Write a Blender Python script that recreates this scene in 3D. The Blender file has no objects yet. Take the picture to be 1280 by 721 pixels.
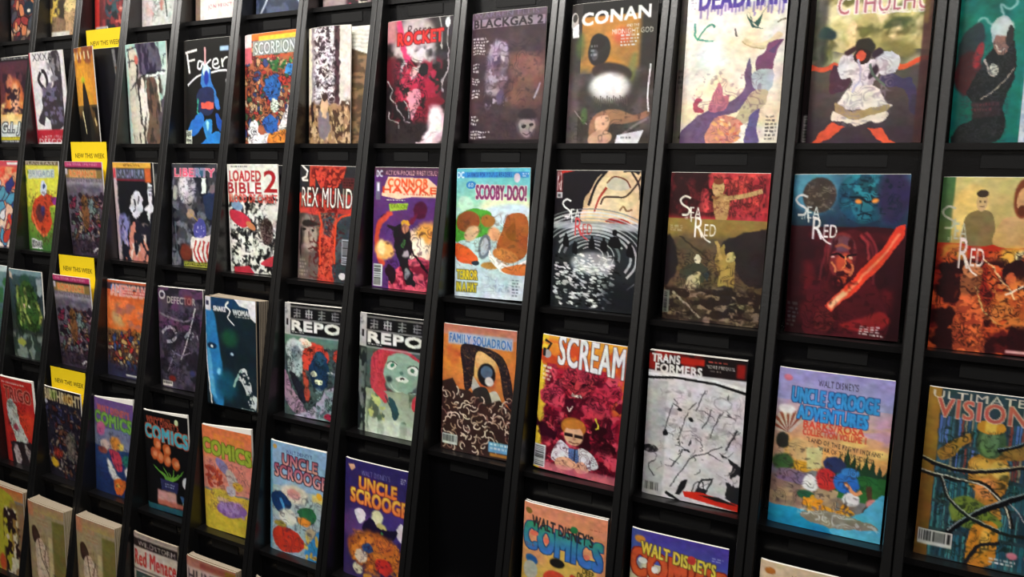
import bpy, math, random
import numpy as np
from mathutils import Vector, Matrix

SC = bpy.context.scene
COL = SC.collection

# ---------------------------------------------------------------- camera
# world: X along the rack (to the right), Y into the rack, Z up, floor at z = 0
F_PX = 898.26
cam_d = bpy.data.cameras.new('camera')
cam_d.sensor_width = 36.0
cam_d.sensor_fit = 'HORIZONTAL'
cam_d.lens = F_PX / 1280 * 36.0
cam_d.clip_start = 0.02
cam = bpy.data.objects.new('camera', cam_d)
COL.objects.link(cam)
_rx, _ry, _rz = -0.15379, -0.02247, 0.46711
cam.matrix_world = (Matrix.Translation((-0.08138, -1.29053, 1.5 - 0.06589))
                    @ Matrix.Rotation(_rz, 4, 'Z') @ Matrix.Rotation(_rx, 4, 'X')
                    @ Matrix.Rotation(_ry, 4, 'Y') @ Matrix.Rotation(math.pi / 2, 4, 'X'))
SC.camera = cam

# ---------------------------------------------------------------- world, exposure
wd = bpy.data.worlds.new('dim_room_world')
SC.world = wd
wd.use_nodes = True
wd.node_tree.nodes['Background'].inputs[0].default_value = (0.6, 0.65, 0.8, 1)
wd.node_tree.nodes['Background'].inputs[1].default_value = 0.01
SC.view_settings.view_transform = 'Standard'
SC.view_settings.look = 'None'
SC.view_settings.gamma = 1.0
SC.view_settings.use_curve_mapping = False
SC.view_settings.exposure = -0.08

# ---------------------------------------------------------------- lamps of the shop ceiling
CEIL = 2.75
def ceiling_lamp_light(x, y, sx, sy, power):
    ld = bpy.data.lights.new('ceiling_panel_light', 'AREA')
    ld.shape = 'RECTANGLE'; ld.size = sx; ld.size_y = sy
    ld.energy = power; ld.color = (1.0, 0.96, 0.90)
    lo = bpy.data.objects.new('ceiling_panel_light', ld)
    COL.objects.link(lo)
    lo.location = (x, y, CEIL - 0.06)
    return lo
LAMPS = [(-3.1, -0.95, 24), (-1.15, -0.9, 50), (0.7, -1.15, 20),
         (-3.1, -3.6, 12), (-1.4, -3.6, 14), (0.3, -3.6, 10)]
for x, y, pw in LAMPS:
    ceiling_lamp_light(x, y, 1.15, 0.28, pw)

# ---------------------------------------------------------------- helpers
def srgb(h):
    if len(h) == 3: h = ''.join(c * 2 for c in h)
    return [int(h[i:i + 2], 16) / 255 for i in (0, 2, 4)]
def lin(c):
    c = np.asarray(c, float)
    return np.where(c <= 0.04045, c / 12.92, ((c + 0.055) / 1.055) ** 2.4)
def mat(name, color, rough=0.5, spec=0.5, bump=0.0, scale=60, var=0.0, emit=None):
    m = bpy.data.materials.new(name); m.use_nodes = True
    nt = m.node_tree; b = nt.nodes['Principled BSDF']
    c = list(lin(srgb(color))) + [1]
    b.inputs['Base Color'].default_value = c
    b.inputs['Roughness'].default_value = rough
    b.inputs['Specular IOR Level'].default_value = spec
    tc = nt.nodes.new('ShaderNodeTexCoord'); nz = nt.nodes.new('ShaderNodeTexNoise')
    nz.inputs['Scale'].default_value = scale; nz.inputs['Detail'].default_value = 3
    nt.links.new(tc.outputs['Object'], nz.inputs['Vector'])
    if var:
        mx = nt.nodes.new('ShaderNodeMix'); mx.data_type = 'RGBA'
        mx.inputs['A'].default_value = [v * (1 - var) for v in c[:3]] + [1]
        mx.inputs['B'].default_value = [min(1, v * (1 + var)) for v in c[:3]] + [1]
        nt.links.new(nz.outputs['Fac'], mx.inputs['Factor'])
        nt.links.new(mx.outputs['Result'], b.inputs['Base Color'])
    if bump:
        bp = nt.nodes.new('ShaderNodeBump'); bp.inputs['Strength'].default_value = bump
        bp.inputs['Distance'].default_value = 0.002
        nt.links.new(nz.outputs['Fac'], bp.inputs['Height'])
        nt.links.new(bp.outputs['Normal'], b.inputs['Normal'])
    if emit:
        b.inputs['Emission Color'].default_value = (1, 0.96, 0.9, 1)
        b.inputs['Emission Strength'].default_value = emit
    return m
M_BLACK = mat('black_laminate', '050507', 0.27, 0.55, 0.10, 240, 0.12)
M_PANEL = mat('black_side_panel', '0a0a0b', 0.34, 0.8, 0.12, 240, 0.12)
M_SHELF = mat('black_shelf_laminate', '0b0a0b', 0.32, 0.6, 0.08, 240, 0.12)
M_LABEL = mat('matt_black_label', '050506', 0.6, 0.3)
M_WALL = mat('shop_wall_paint', '9a9691', 0.8, 0.3, 0.1, 90, 0.04)
M_CEIL = mat('ceiling_paint', '8c8a86', 0.9, 0.2, 0.1, 60, 0.04)
M_DARKREFL = mat('dark_reflection_panel', '121011', 0.7, 0.2, 0.2, 30, 0.3)  # for the added unseen panels that darken what the rack reflects
M_FLOOR = mat('dark_carpet', '0e0d0e', 0.95, 0.1, 0.5, 400, 0.3)
M_PAGES = mat('page_paper', 'f2eee6', 0.8, 0.25, 0.15, 500, 0.03)
M_PAGEC = mat('dimmed_cream_pages', 'b0a28e', 0.85, 0.2, 0.15, 500, 0.06)  # cream paper with the dim light of the lowest row darkened into it
M_LAMPF = mat('white_lamp_frame', 'd8d8d8', 0.4)
M_LAMPD = mat('lit_lamp_diffuser', 'ffffff', 0.6, emit=6.0)
M_CARD = mat('yellow_card', 'f4d31c', 0.45, 0.4, 0.05, 80, 0.03)
M_INK = mat('dark_print_ink', '3a3410', 0.6, 0.3)

M_COVER = bpy.data.materials.new('glossy_cover_print'); M_COVER.use_nodes = True
_b = M_COVER.node_tree.nodes['Principled BSDF']
_a = M_COVER.node_tree.nodes.new('ShaderNodeAttribute'); _a.attribute_name = 'print'
M_COVER.node_tree.links.new(_a.outputs['Color'], _b.inputs['Base Color'])
_b.inputs['Roughness'].default_value = 0.36
_b.inputs['Specular IOR Level'].default_value = 0.35

def obj(name, me, parent=None, m=None):
    o = bpy.data.objects.new(name, me); COL.objects.link(o)
    if parent: o.parent = parent
    if m: me.materials.clear(); me.materials.append(m)
    return o
def empty(name, loc=(0, 0, 0)):
    o = bpy.data.objects.new(name, None); COL.objects.link(o)
    o.location = loc; o.empty_display_size = 0.05
    return o
def tag(o, label, cat, group=None):
    o['label'] = label; o['category'] = cat
    if group: o['group'] = group
def mesh(name, v, f):
    me = bpy.data.meshes.new(name); me.from_pydata(v, [], f); me.update(); return me
def box_mesh(name, x0, x1, y0, y1, z0, z1, bev=0.0):
    """box with chamfered front (-Y) edges when bev is set"""
    if not bev:
        v = [(x, y, z) for x in (x0, x1) for y in (y0, y1) for z in (z0, z1)]
        f = [(0, 1, 3, 2), (4, 6, 7, 5), (0, 4, 5, 1), (2, 3, 7, 6), (0, 2, 6, 4), (1, 5, 7, 3)]
        return mesh(name, v, f)
    prof = [(x0, y1), (x0, y0 + bev), (x0 + bev, y0), (x1 - bev, y0), (x1, y0 + bev), (x1, y1)]
    return prism(name, prof, z0, z1)
def prism(name, prof, z0, z1):
    n = len(prof)
    v = [(x, y, z0) for x, y in prof] + [(x, y, z1) for x, y in prof]
    f = [tuple(range(n - 1, -1, -1)), tuple(range(n, 2 * n))]
    f += [(i, (i + 1) % n, n + (i + 1) % n, n + i) for i in range(n)]
    return mesh(name, v, f)
def structure(o): o['kind'] = 'structure'; return o

# ---------------------------------------------------------------- room shell
RX0, RX1, RY0, RY1 = -4.6, 1.6, -4.8, 0.24
structure(obj('floor', box_mesh('floor', RX0, RX1, RY0, RY1, -0.1, 0), None, M_FLOOR))
structure(obj('ceiling', box_mesh('ceiling', RX0, RX1, RY0, RY1, CEIL, CEIL + 0.1), None, M_CEIL))
structure(obj('wall_back', box_mesh('wall_back', RX0, RX1, RY1, RY1 + 0.1, 0, CEIL), None, M_WALL))
structure(obj('wall_front', box_mesh('wall_front', RX0, RX1, RY0 - 0.1, RY0, 0, CEIL), None, M_WALL))
structure(obj('wall_left', box_mesh('wall_left', RX0 - 0.1, RX0, RY0, RY1, 0, CEIL), None, M_WALL))
structure(obj('wall_right', box_mesh('wall_right', RX1, RX1 + 0.1, RY0, RY1, 0, CEIL), None, M_WALL))
structure(obj('trim_1', box_mesh('trim_1', RX0, RX1, RY0, RY0 + 0.03, 0, 1.15), None, M_DARKREFL))  # unseen dark panels added low on the walls to blacken the rack's lower reflections
structure(obj('trim_2', box_mesh('trim_2', RX0, RX0 + 0.03, RY0 + 0.03, RY1, 0, 1.15), None, M_DARKREFL))
structure(obj('trim_3', box_mesh('trim_3', RX1 - 0.03, RX1, RY0 + 0.03, RY1, 0, 1.15), None, M_DARKREFL))
for i, (x, y, pw) in enumerate(LAMPS):
    t = empty('ceiling_lamp', (x, y, CEIL - 0.05))
    tag(t, 'white ceiling light panel, %s of the row %s the rack' % (('left', 'middle', 'right')[i % 3], 'nearest' if i < 3 else 'farther from'), 'ceiling light', 'ceiling light panels')
    sx, sy = 0.60, 0.16
    v = []; f = []
    for (a0, a1, b0, b1) in ((-sx, sx, -sy, -sy + .02), (-sx, sx, sy - .02, sy), (-sx, -sx + .02, -sy + .02, sy - .02), (sx - .02, sx, -sy + .02, sy - .02)):
        k = len(v)
        v += [(x_, y_, z_) for x_ in (a0, a1) for y_ in (b0, b1) for z_ in (-.005, .05)]
        f += [tuple(k + q for q in s) for s in ((0, 1, 3, 2), (4, 6, 7, 5), (0, 4, 5, 1), (2, 3, 7, 6), (0, 2, 6, 4), (1, 5, 7, 3))]
    obj('frame', mesh('lamp_frame', v, f), t, M_LAMPF)
    obj('diffuser', box_mesh('lamp_diffuser', -sx + .02, sx - .02, -sy + .02, sy - .02, 0.0, .03), t, M_LAMPD)

# ---------------------------------------------------------------- the rack
HROW = 0.31134                       # height of one pocket row
LEAN = math.tan(0.17194)             # the stepped front leans back
RD = 0.018                           # side panels stand proud of the shelves
def ledge_z(r): return 1.5 - (r - 1) * HROW
def ledge_y(r): return (ledge_z(r) - 1.5) * LEAN
XR = {-2: 0.4289, -1: 0.2139, 0: -0.0011, 1: -0.2124, 2: -0.4289, 3: -0.6459, 4: -0.8648, 5: -1.0792, 6: -1.2931,
      7: -1.5055, 8: -1.7225, 9: -1.9278, 10: -2.1364, 11: -2.3422, 12: -2.5502, 13: -2.7650}
DW = 0.029                           # two panels of neighbouring bays side by side
def cell(c): return XR[c], XR[c - 1] - DW
RTOP = ledge_z(-1) + 0.02
rack = empty('comic_rack', (-1.17, -0.05, 0))
tag(rack, 'black laminate stepped display rack with many narrow bays holding comic books', 'display rack')
def rpart(name, me, m, parent=None):
    o = obj(name, me, parent or rack, m)
    if parent is None: o.matrix_parent_inverse = Matrix.Translation((1.17, 0.05, 0))
    return o
def side_panel_mesh():
    w, b = 0.0136, 0.0012
    yb = 0.225
    def fy(z): return -RD + (z - 1.5) * LEAN
    v = []
    for z in (0.0, RTOP):
        y0 = fy(z)
        v += [(0, yb, z), (0, y0 + b, z), (b, y0, z), (w - b, y0, z), (w, y0 + b, z), (w, yb, z)]
    f = [(5, 4, 3, 2, 1, 0), (6, 7, 8, 9, 10, 11)] + [(i, (i + 1) % 6, 6 + (i + 1) % 6, 6 + i) for i in range(6)]
    return mesh('side_panel', v, f)
spm = side_panel_mesh(); spm.materials.append(M_PANEL)
for k in sorted(XR):
    for dx in ((0.0154,) if k == 13 else (0.0,) if k == -2 else (0.0, 0.0154)):
        o = bpy.data.objects.new('side_panel', spm); COL.objects.link(o); o.parent = rack
        o.location = (XR[k] - DW + dx + 1.17, 0.05, 0)
YBK = 0.008                          # backboard face behind the shelf edge above it
for c in range(-1, 14):
    x0, x1 = cell(c)
    for r in range(0, 6):
        z0, z1 = ledge_z(r), ledge_z(r - 1)
        y0, y1 = ledge_y(r), ledge_y(r - 1)
        # shelf the comics of this row stand on
        rpart('shelf', box_mesh('shelf', x0, x1, y0, y1 + YBK, z0 - 0.010, z0, 0), M_SHELF)
        bb = rpart('backboard', box_mesh('backboard', x0, x1, y1 + YBK, y1 + YBK + 0.006, z0 - 0.010, z1 - 0.010), M_BLACK)
        # small black label plate on the strip over the comics
        xm = (x0 + x1) / 2
        zt = z1 - 0.010
        lp = obj('label_plate', box_mesh('label_plate', xm - 0.043, xm + 0.045, y1 + YBK - 0.0015, y1 + YBK, zt - 0.027, zt - 0.006), bb, M_LABEL)
    # top cap and plinth of each bay
    zt = ledge_z(-1)
    rpart('top_board', box_mesh('top_board', x0, x1, ledge_y(-1), 0.225, zt - 0.010, zt + 0.005), M_SHELF)
    zb = ledge_z(5)
    rpart('plinth', box_mesh('plinth', x0, x1, ledge_y(5) + 0.008, ledge_y(5) + 0.024, 0, zb - 0.010), M_BLACK)

# ---------------------------------------------------------------- flat print rasteriser (draws the cover prints as point colours)
SSF = 2
_glyph = {}
def text_edges(s):
    if s in _glyph: return _glyph[s]
    cu = bpy.data.curves.new('t', 'FONT'); cu.body = s; cu.size = 1; cu.resolution_u = 3; cu.space_character = 1.08
    to = bpy.data.objects.new('t', cu); COL.objects.link(to)
    dg = bpy.context.evaluated_depsgraph_get()
    me = to.evaluated_get(dg).to_mesh()
    n = len(me.vertices); co = np.zeros(n * 3); me.vertices.foreach_get('co', co); co = co.reshape(-1, 3)[:, :2]
    cnt = {}
    for p in me.polygons:
        for ek in p.edge_keys: cnt[ek] = cnt.get(ek, 0) + 1
    e = np.array([k for k, c in cnt.items() if c == 1], int).reshape(-1, 2)
    to.evaluated_get(dg).to_mesh_clear()
    bpy.data.objects.remove(to); bpy.data.curves.remove(cu)
    seg = co[e] if len(e) else np.zeros((0, 2, 2))
    if len(seg):
        mn = seg.reshape(-1, 2).min(0); mx = seg.reshape(-1, 2).max(0)
        seg = (seg - mn) / (mx - mn)
    _glyph[s] = seg
    return seg
def smooth_pts(p, closed, n=6):
    p = np.asarray(p, float); N = len(p)
    if N < 3: return p
    if closed: q = np.vstack([p[-1:], p, p[:2]])
    else: q = np.vstack([2 * p[0] - p[1], p, 2 * p[-1] - p[-2]])
    out = []
    for i in range(1, len(q) - 2):
        for s in range(n):
            t = s / n
            out.append(.5 * ((2 * q[i]) + (-q[i - 1] + q[i + 1]) * t + (2 * q[i - 1] - 5 * q[i] + 4 * q[i + 1] - q[i + 2]) * t * t
                             + (-q[i - 1] + 3 * q[i] - 3 * q[i + 1] + q[i + 2]) * t ** 3))
    if not closed: out.append(q[-2])
    return np.array(out)
def vnoise(h, w, sx, sy, seed, oct=2):
    rs = np.random.RandomState(seed); out = np.zeros((h, w)); amp = 1; tot = 0
    for o in range(oct):
        gx, gy = max(2, int(w / sx) + 3), max(2, int(h / sy) + 3)
        g = rs.rand(gy, gx)
        X = np.arange(w) / sx; Y = np.arange(h) / sy
        xi = X.astype(int); yi = Y.astype(int); fx = X - xi; fy = Y - yi
        fx = fx * fx * (3 - 2 * fx); fy = fy * fy * (3 - 2 * fy)
        xi = np.minimum(xi, gx - 2); yi = np.minimum(yi, gy - 2)
        a = g[yi][:, xi] * (1 - fx) + g[yi][:, xi + 1] * fx
        b = g[yi + 1][:, xi] * (1 - fx) + g[yi + 1][:, xi + 1] * fx
        out += amp * (a * (1 - fy[:, None]) + b * fy[:, None]); tot += amp
        amp *= .5; sx = max(1.5, sx / 2); sy = max(1.5, sy / 2)
    return out / tot
def blur(m, r):
    r = int(round(r))
    if r < 1: return m
    for ax in (0, 1):
        for _ in range(2):
            pad = [(r + 1, r), (0, 0)] if ax == 0 else [(0, 0), (r + 1, r)]
            c = np.cumsum(np.pad(m, pad, mode='edge'), axis=ax)
            m = (c[2 * r + 1:] - c[:-2 * r - 1])[:m.shape[0]] if ax == 0 else (c[:, 2 * r + 1:] - c[:, :-2 * r - 1])[:, :m.shape[1]]
            m = m / (2 * r + 1)
    return m
class Art:
    def __init__(s, nx, ny, bg):
        s.nx, s.ny = nx, ny
        s.W, s.H = nx * SSF, ny * SSF
        s.im = np.empty((s.H, s.W, 3), np.float32); s.im[:] = srgb(bg)
    def comp(s, x0, y0, m, c, al=1.0):
        if m.size == 0: return
        v = s.im[y0:y0 + m.shape[0], x0:x0 + m.shape[1]]
        m = (m * al)[..., None].astype(np.float32)
        v *= 1 - m; v += m * np.asarray(srgb(c), np.float32)
    def fill(s, seg, c, b=0, al=1.0, grow=0, ret=False):
        # seg (E,2,2) in pixels, even-odd scanline fill
        if len(seg) == 0: return
        br = b * s.W + grow * s.W + 1
        lo = seg.reshape(-1, 2).min(0) - br * 2.2 - 1; hi = seg.reshape(-1, 2).max(0) + br * 2.2 + 2
        x0, y0 = max(0, int(lo[0])), max(0, int(lo[1])); x1, y1 = min(s.W, int(hi[0]) + 1), min(s.H, int(hi[1]) + 1)
        if x1 <= x0 or y1 <= y0: return
        w, h = x1 - x0, y1 - y0
        S = seg - (x0, y0)
        a, d = S[:, 0], S[:, 1]
        sw = a[:, 1] > d[:, 1]; A = np.where(sw[:, None], d, a); D = np.where(sw[:, None], a, d)
        r0 = np.clip(np.ceil(A[:, 1] - .5).astype(int), 0, h); r1 = np.clip(np.ceil(D[:, 1] - .5).astype(int), 0, h)
        n = r1 - r0; k = n > 0
        A, D, r0, n = A[k], D[k], r0[k], n[k]
        acc = np.zeros((h, w + 1), np.int32)
        if len(n):
            ei = np.repeat(np.arange(len(n)), n)
            rows = np.arange(n.sum()) - np.repeat(np.cumsum(n) - n, n) + r0[ei]
            t = (rows + .5 - A[ei, 1]) / (D[ei, 1] - A[ei, 1])
            xs = np.clip(np.ceil(A[ei, 0] + t * (D[ei, 0] - A[ei, 0]) - .5).astype(int), 0, w)
            np.add.at(acc, (rows, xs), 1)
        m = (np.cumsum(acc, 1)[:, :w] & 1).astype(np.float32)
        g = grow * s.W
        while g > .4:
            st = 1
            q = m.copy()
            q[1:] = np.maximum(q[1:], m[:-1]); q[:-1] = np.maximum(q[:-1], m[1:])
            k2 = q.copy()
            k2[:, 1:] = np.maximum(k2[:, 1:], q[:, :-1]); k2[:, :-1] = np.maximum(k2[:, :-1], q[:, 1:])
            m = m + (k2 - m) * min(1, g); g -= 1
        if b: m = blur(m, b * s.W * .5)
        if ret: return x0, y0, m
        s.comp(x0, y0, m, c, al)
    def _seg(s, p, closed=True):
        q = np.asarray(p, float) * (s.W, s.H)
        return np.stack([q, np.roll(q, -1, 0)], 1)
    def r(s, u0, v0, u1, v1, c, b=0, al=1.0):
        s.fill(s._seg([(u0, v0), (u1, v0), (u1, v1), (u0, v1)]), c, b, al)
    def g(s, v0, v1, c0, c1, u0=0.0, u1=1.0, al=1.0):
        y0, y1 = int(v0 * s.H), int(math.ceil(v1 * s.H)); x0, x1 = int(u0 * s.W), int(math.ceil(u1 * s.W))
        t = np.linspace(0, 1, max(1, y1 - y0))[:, None, None]
        v = s.im[y0:y1, x0:x1]
        col = (1 - t) * np.array(srgb(c0)) + t * np.array(srgb(c1))
        v[:] = v * (1 - al) + col[:v.shape[0]] * al
    def e(s, u, v, ru, rv, c, rot=0, b=0, al=1.0):
        a = np.linspace(0, 2 * math.pi, 22)[:-1]; asp = s.H / s.W
        x = ru * np.cos(a); y = rv * asp * np.sin(a); R = math.radians(rot)
        X = x * math.cos(R) - y * math.sin(R); Y = (x * math.sin(R) + y * math.cos(R)) / asp
        s.fill(s._seg(np.stack([u + X, v + Y], 1)), c, b, al)
    def p(s, c, *pt, b=0, sm=0, al=1.0):
        q = np.array(pt, float).reshape(-1, 2)
        if sm: q = smooth_pts(q, True)
        s.fill(s._seg(q), c, b, al)
    def l(s, c, w, *pt, sm=1, b=0, al=1.0, tp=0):
        q = np.array(pt, float).reshape(-1, 2)
        if sm: q = smooth_pts(q, False, 5)
        asp = s.H / s.W; q = q * (1, asp)
        d = np.gradient(q, axis=0); d /= np.maximum(1e-6, np.hypot(d[:, 0], d[:, 1]))[:, None]
        nrm = np.stack([-d[:, 1], d[:, 0]], 1)
        ww = np.full(len(q), w / 2)
        if tp: ww = ww * np.linspace(1, 1 - tp, len(q))
        P_ = np.vstack([q + nrm * ww[:, None], (q - nrm * ww[:, None])[::-1]]) / (1, asp)
        s.fill(s._seg(P_), c, b, al)
    def t(s, txt, u0, v0, u1, v1, c, o=None, ow=.012, sk=0, dv=0, bold=0, arc=0, b=0, al=1.0, c2=None):
        seg = text_edges(txt)
        if len(seg) == 0: return
        bold *= .5; q = seg.copy(); x = q[..., 0]; y = 1 - q[..., 1]
        X = u0 + x * (u1 - u0) + sk * (1 - y) * (u1 - u0); Y = v0 + y * (v1 - v0) + dv * x + arc * 4 * x * (1 - x)
        S = np.stack([X * s.W, Y * s.H], -1)
        if o: s.fill(S, o, 0, al, grow=ow + bold)
        s.fill(S, c, b, al, grow=bold)
        if c2:
            S2 = S.copy(); res = s.fill(S, c, 0, al, grow=bold, ret=True)
            if res:
                x0, y0, m = res; h = m.shape[0]; vv = np.clip((np.arange(h) + y0 - v0 * s.H) / max(1, (v1 - v0) * s.H), 0, 1)[:, None]
                s.comp(x0, y0, m * vv, c2, al)
    def f(s, u0, v0, u1, v1, n, c, seed=0, al=1.0, dv=0):
        rs = random.Random(seed); hh = (v1 - v0) / n
        for i in range(n):
            x = u0; y = v0 + i * hh
            e_ = u1 - (u1 - u0) * rs.random() * .35
            while x < e_:
                wd_ = rs.uniform(.015, .05)
                s.r(x, y + dv * x, min(e_, x + wd_), y + hh * .55 + dv * x, c, 0, al * rs.uniform(.6, 1)); x += wd_ + .014
    def bar(s, u0, v0, u1, v1, vert=False, bg='e8e8e8'):
        s.r(u0, v0, u1, v1, bg); rs = random.Random(int(u0 * 977 + v0 * 3133))
        if vert:
            y = v0 + .012
            while y < v1 - .012:
                h = rs.uniform(.003, .009); s.r(u0 + .012, y, u1 - .02, y + h, '222'); y += h + rs.uniform(.003, .008)
        else:
            x = u0 + .012
            while x < u1 - .012:
                w = rs.uniform(.005, .014); s.r(x, v0 + .008, x + w, v1 - .02, '222'); x += w + rs.uniform(.005, .012)
    def _reg(s, u0, v0, u1, v1):
        return max(0, int(u0 * s.W)), max(0, int(v0 * s.H)), min(s.W, int(u1 * s.W)), min(s.H, int(v1 * s.H))
    def n(s, u0, v0, u1, v1, c, sc, th=.5, seed=1, soft=.08, asp=1, al=1.0, fe=0.0):
        x0, y0, x1, y1 = s._reg(u0, v0, u1, v1)
        z = vnoise(y1 - y0, x1 - x0, sc * s.W, sc * s.W * asp, seed, 3)
        m = np.clip((z - th) / soft + .5, 0, 1)
        r = max(1, (fe or .07) * s.W); X = np.arange(x1 - x0); Y = np.arange(y1 - y0)
        fx = np.ones(len(X)); fy = np.ones(len(Y))
        if u0 > .01: fx = np.minimum(fx, X / r)
        if u1 < .99: fx = np.minimum(fx, X[::-1] / r)
        if v0 > .01: fy = np.minimum(fy, Y / r)
        if v1 < .99: fy = np.minimum(fy, Y[::-1] / r)
        m = m * np.clip(fy, 0, 1)[:, None] * np.clip(fx, 0, 1)[None, :]
        s.comp(x0, y0, m, c, al)
    def sub(s, fn, f, rest=None):
        b = Art(int(s.nx * f), s.ny, '808080'); fn(b); w = b.W
        s.im[:, :w] = b.im
        s.im[:, w:] = b.im[:, ::-1][:, :s.W - w] if rest is None else np.array(srgb(rest), np.float32)
    def _feather(s, h, w, fe):
        r = max(1, fe * s.W)
        X = np.minimum(np.arange(w), np.arange(w)[::-1]) / r; Y = np.minimum(np.arange(h), np.arange(h)[::-1]) / r
        return np.clip(Y, 0, 1)[:, None] * np.clip(X, 0, 1)[None, :]
    def k(s, u0, v0, u1, v1, c, sc, w=.03, seed=1, al=1.0, asp=1, lv=(.35, .5, .65)):
        x0, y0, x1, y1 = s._reg(u0, v0, u1, v1)
        z = vnoise(y1 - y0, x1 - x0, sc * s.W, sc * s.W * asp, seed, 2)
        m = np.zeros_like(z)
        for L in lv: m = np.maximum(m, np.clip(1.5 - np.abs(z - L) / w, 0, 1))
        br = vnoise(y1 - y0, x1 - x0, sc * s.W * 1.6, sc * s.W * asp * 1.6, seed + 900, 2)
        z2 = vnoise(y1 - y0, x1 - x0, sc * s.W * .42, sc * s.W * asp * .3, seed + 500, 2)
        m = m * np.clip((br - .38) * 6, 0, 1)
        m = np.maximum(m * .9, np.clip((z2 - .66) / .08, 0, 1) * .75 * np.clip((.62 - br) * 6, 0, 1))
        s.comp(x0, y0, m * s._feather(y1 - y0, x1 - x0, .05), c, al)
    def d(s, u0, v0, u1, v1, pal, n, sz, seed=1, asp=2.0, al=.9, rot=None, ink=None):
        rs = random.Random(seed)
        for i in range(n):
            u, v = rs.uniform(u0, u1), rs.uniform(v0, v1); a = sz * rs.uniform(.5, 1.3)
            rt = rs.uniform(0, 180) if rot is None else rot + rs.uniform(-18, 18)
            if ink: s.e(u, v, a * 1.12, a / asp * .646 * 1.35, ink, rt, 0, al)
            s.e(u, v, a, a / asp * .646, rs.choice(pal), rt, 0, al)
    def w(s, amp, sc, seed=1, v0=0.0, v1=1.0):
        y0, y1 = int(v0 * s.H), int(v1 * s.H); h = y1 - y0
        dx = (vnoise(h, s.W, sc * s.W, sc * s.W, seed, 2) - .5) * 2 * amp * s.W
        dy = (vnoise(h, s.W, sc * s.W, sc * s.W, seed + 77, 2) - .5) * 2 * amp * s.W
        Y, X = np.mgrid[0:h, 0:s.W]
        X2 = np.clip(X + dx, 0, s.W - 1).astype(int); Y2 = np.clip(Y + dy + y0, 0, s.H - 1).astype(int)
        s.im[y0:y1] = s.im[Y2, X2]
    def out(s):
        t1 = vnoise(s.H, s.W, s.W * .05, s.W * .035, 17, 3) - .5; t2 = vnoise(s.H, s.W, s.W * .16, s.W * .2, 19, 2) - .5
        s.im *= (1 + .22 * t1 + .12 * t2)[..., None].astype(np.float32)
        s.im += (np.stack([vnoise(s.H, s.W, s.W * .09, s.W * .09, q, 2) for q in (3, 4, 5)], -1) - .5) * .07 * np.clip(s.im * 3, 0, 1)
        im = s.im.reshape(s.ny, SSF, s.nx, SSF, 3).mean((1, 3))
        return lin(np.clip(im, 0, 1))

# ---------------------------------------------------------------- cover prints, one function per cover
def sea_red(a, x, y, c1, c2, s=1.0):
    a.l(c1, .02 * s, x + .11 * s, y + .012, x + .05 * s, y, x + .005, y + .025, x + .03, y + .055, x + .1 * s, y + .085, x + .09 * s, y + .12, x + .03 * s, y + .125)
    a.t('EA', x + .115 * s, y + .07 * s, x + .225 * s, y + .145 * s, c1)
    a.t('of', x + .06 * s, y + .13 * s, x + .10 * s, y + .15 * s, c1)
    a.l(c1, .012, x + .115 * s, y + .07, x + .13 * s, y + .17, sm=0)
    a.t('R', x + .17 * s, y + .135 * s, x + .26 * s, y + .27 * s, c2)
    a.l(c2, .014 * s, x + .22 * s, y + .21 * s, x + .28 * s, y + .275 * s, x + .34 * s, y + .30 * s)
    a.t('ED', x + .27 * s, y + .18 * s, x + .385 * s, y + .26 * s, c2)

def r1c0(a):
    a.sub(r1c0_left, .53, 'c6cfe0'); a.n(.5, .05, 1, 1, '90a4c4', .04, .52, 4, .2); a.r(.62, .7, .9, .95, 'd89080', .01, .7)
    a.t('SOLID', .56, .0, .98, .06, 'e2d83a', bold=.01)
def r1c0_left(a):   # teal cover, soldier in dark gear, smoke
    a.g(0, 1, '0c7c70', '0a6a60'); a.n(0, 0, .8, 1, '0a5850', .3, .5, 3, .4)
    a.f(.24, .02, .5, .085, 3, 'e8f0f0', 5)
    for dx in (0, .012): a.l('a8c8c8', .035, .25 + dx, .10, .38, .12, .5, .09, .6, .11, .74, .15, .8, .21, .7, .25, .56, .22, .62, .3, .5, .33, .33, .29, .25, .33, b=.012, al=.55, tp=.3)
    a.e(.2, .42, .16, .11, '28383c', 20, .02); a.e(.2, .6, .2, .13, '4a2024', 0, .03); a.e(.32, .5, .06, .08, 'a03038', 10, .02)
    a.p('161a1c', .42, .52, .6, .42, .78, .42, .86, .52, .84, .66, .74, .78, .8, .92, .62, 1, .05, 1, .12, .9, .3, .86, .34, .78, .2, .72, .3, .62, sm=1)
    a.p('2c2226', .28, .76, .7, .76, .72, .84, .3, .86, b=.01); a.f(.28, .77, .7, .83, 2, '5a3038', 8)
    a.e(.62, .37, .15, .085, '9ab4b4'); a.e(.64, .43, .12, .07, '8a6a60'); a.l('e0d0c0', .02, .56, .44, .6, .48, .68, .47, b=.004)
    a.e(.62, .35, .16, .05, 'b8c8c8', 0, .01); a.e(.74, .40, .05, .06, '2a2a2c')
    a.l('b8a8a0', .03, .42, .52, .5, .6, .58, .62, sm=1); a.e(.56, .58, .06, .035, 'c8c4b8', -20)
    a.l('a09488', .02, .42, .75, .6, .7, .78, .62, .84, .58); a.k(.1, .42, .85, 1, '3a3a40', .1, .03, 4, .7)
    a.w(.02, .1, 5, .06)
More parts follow.
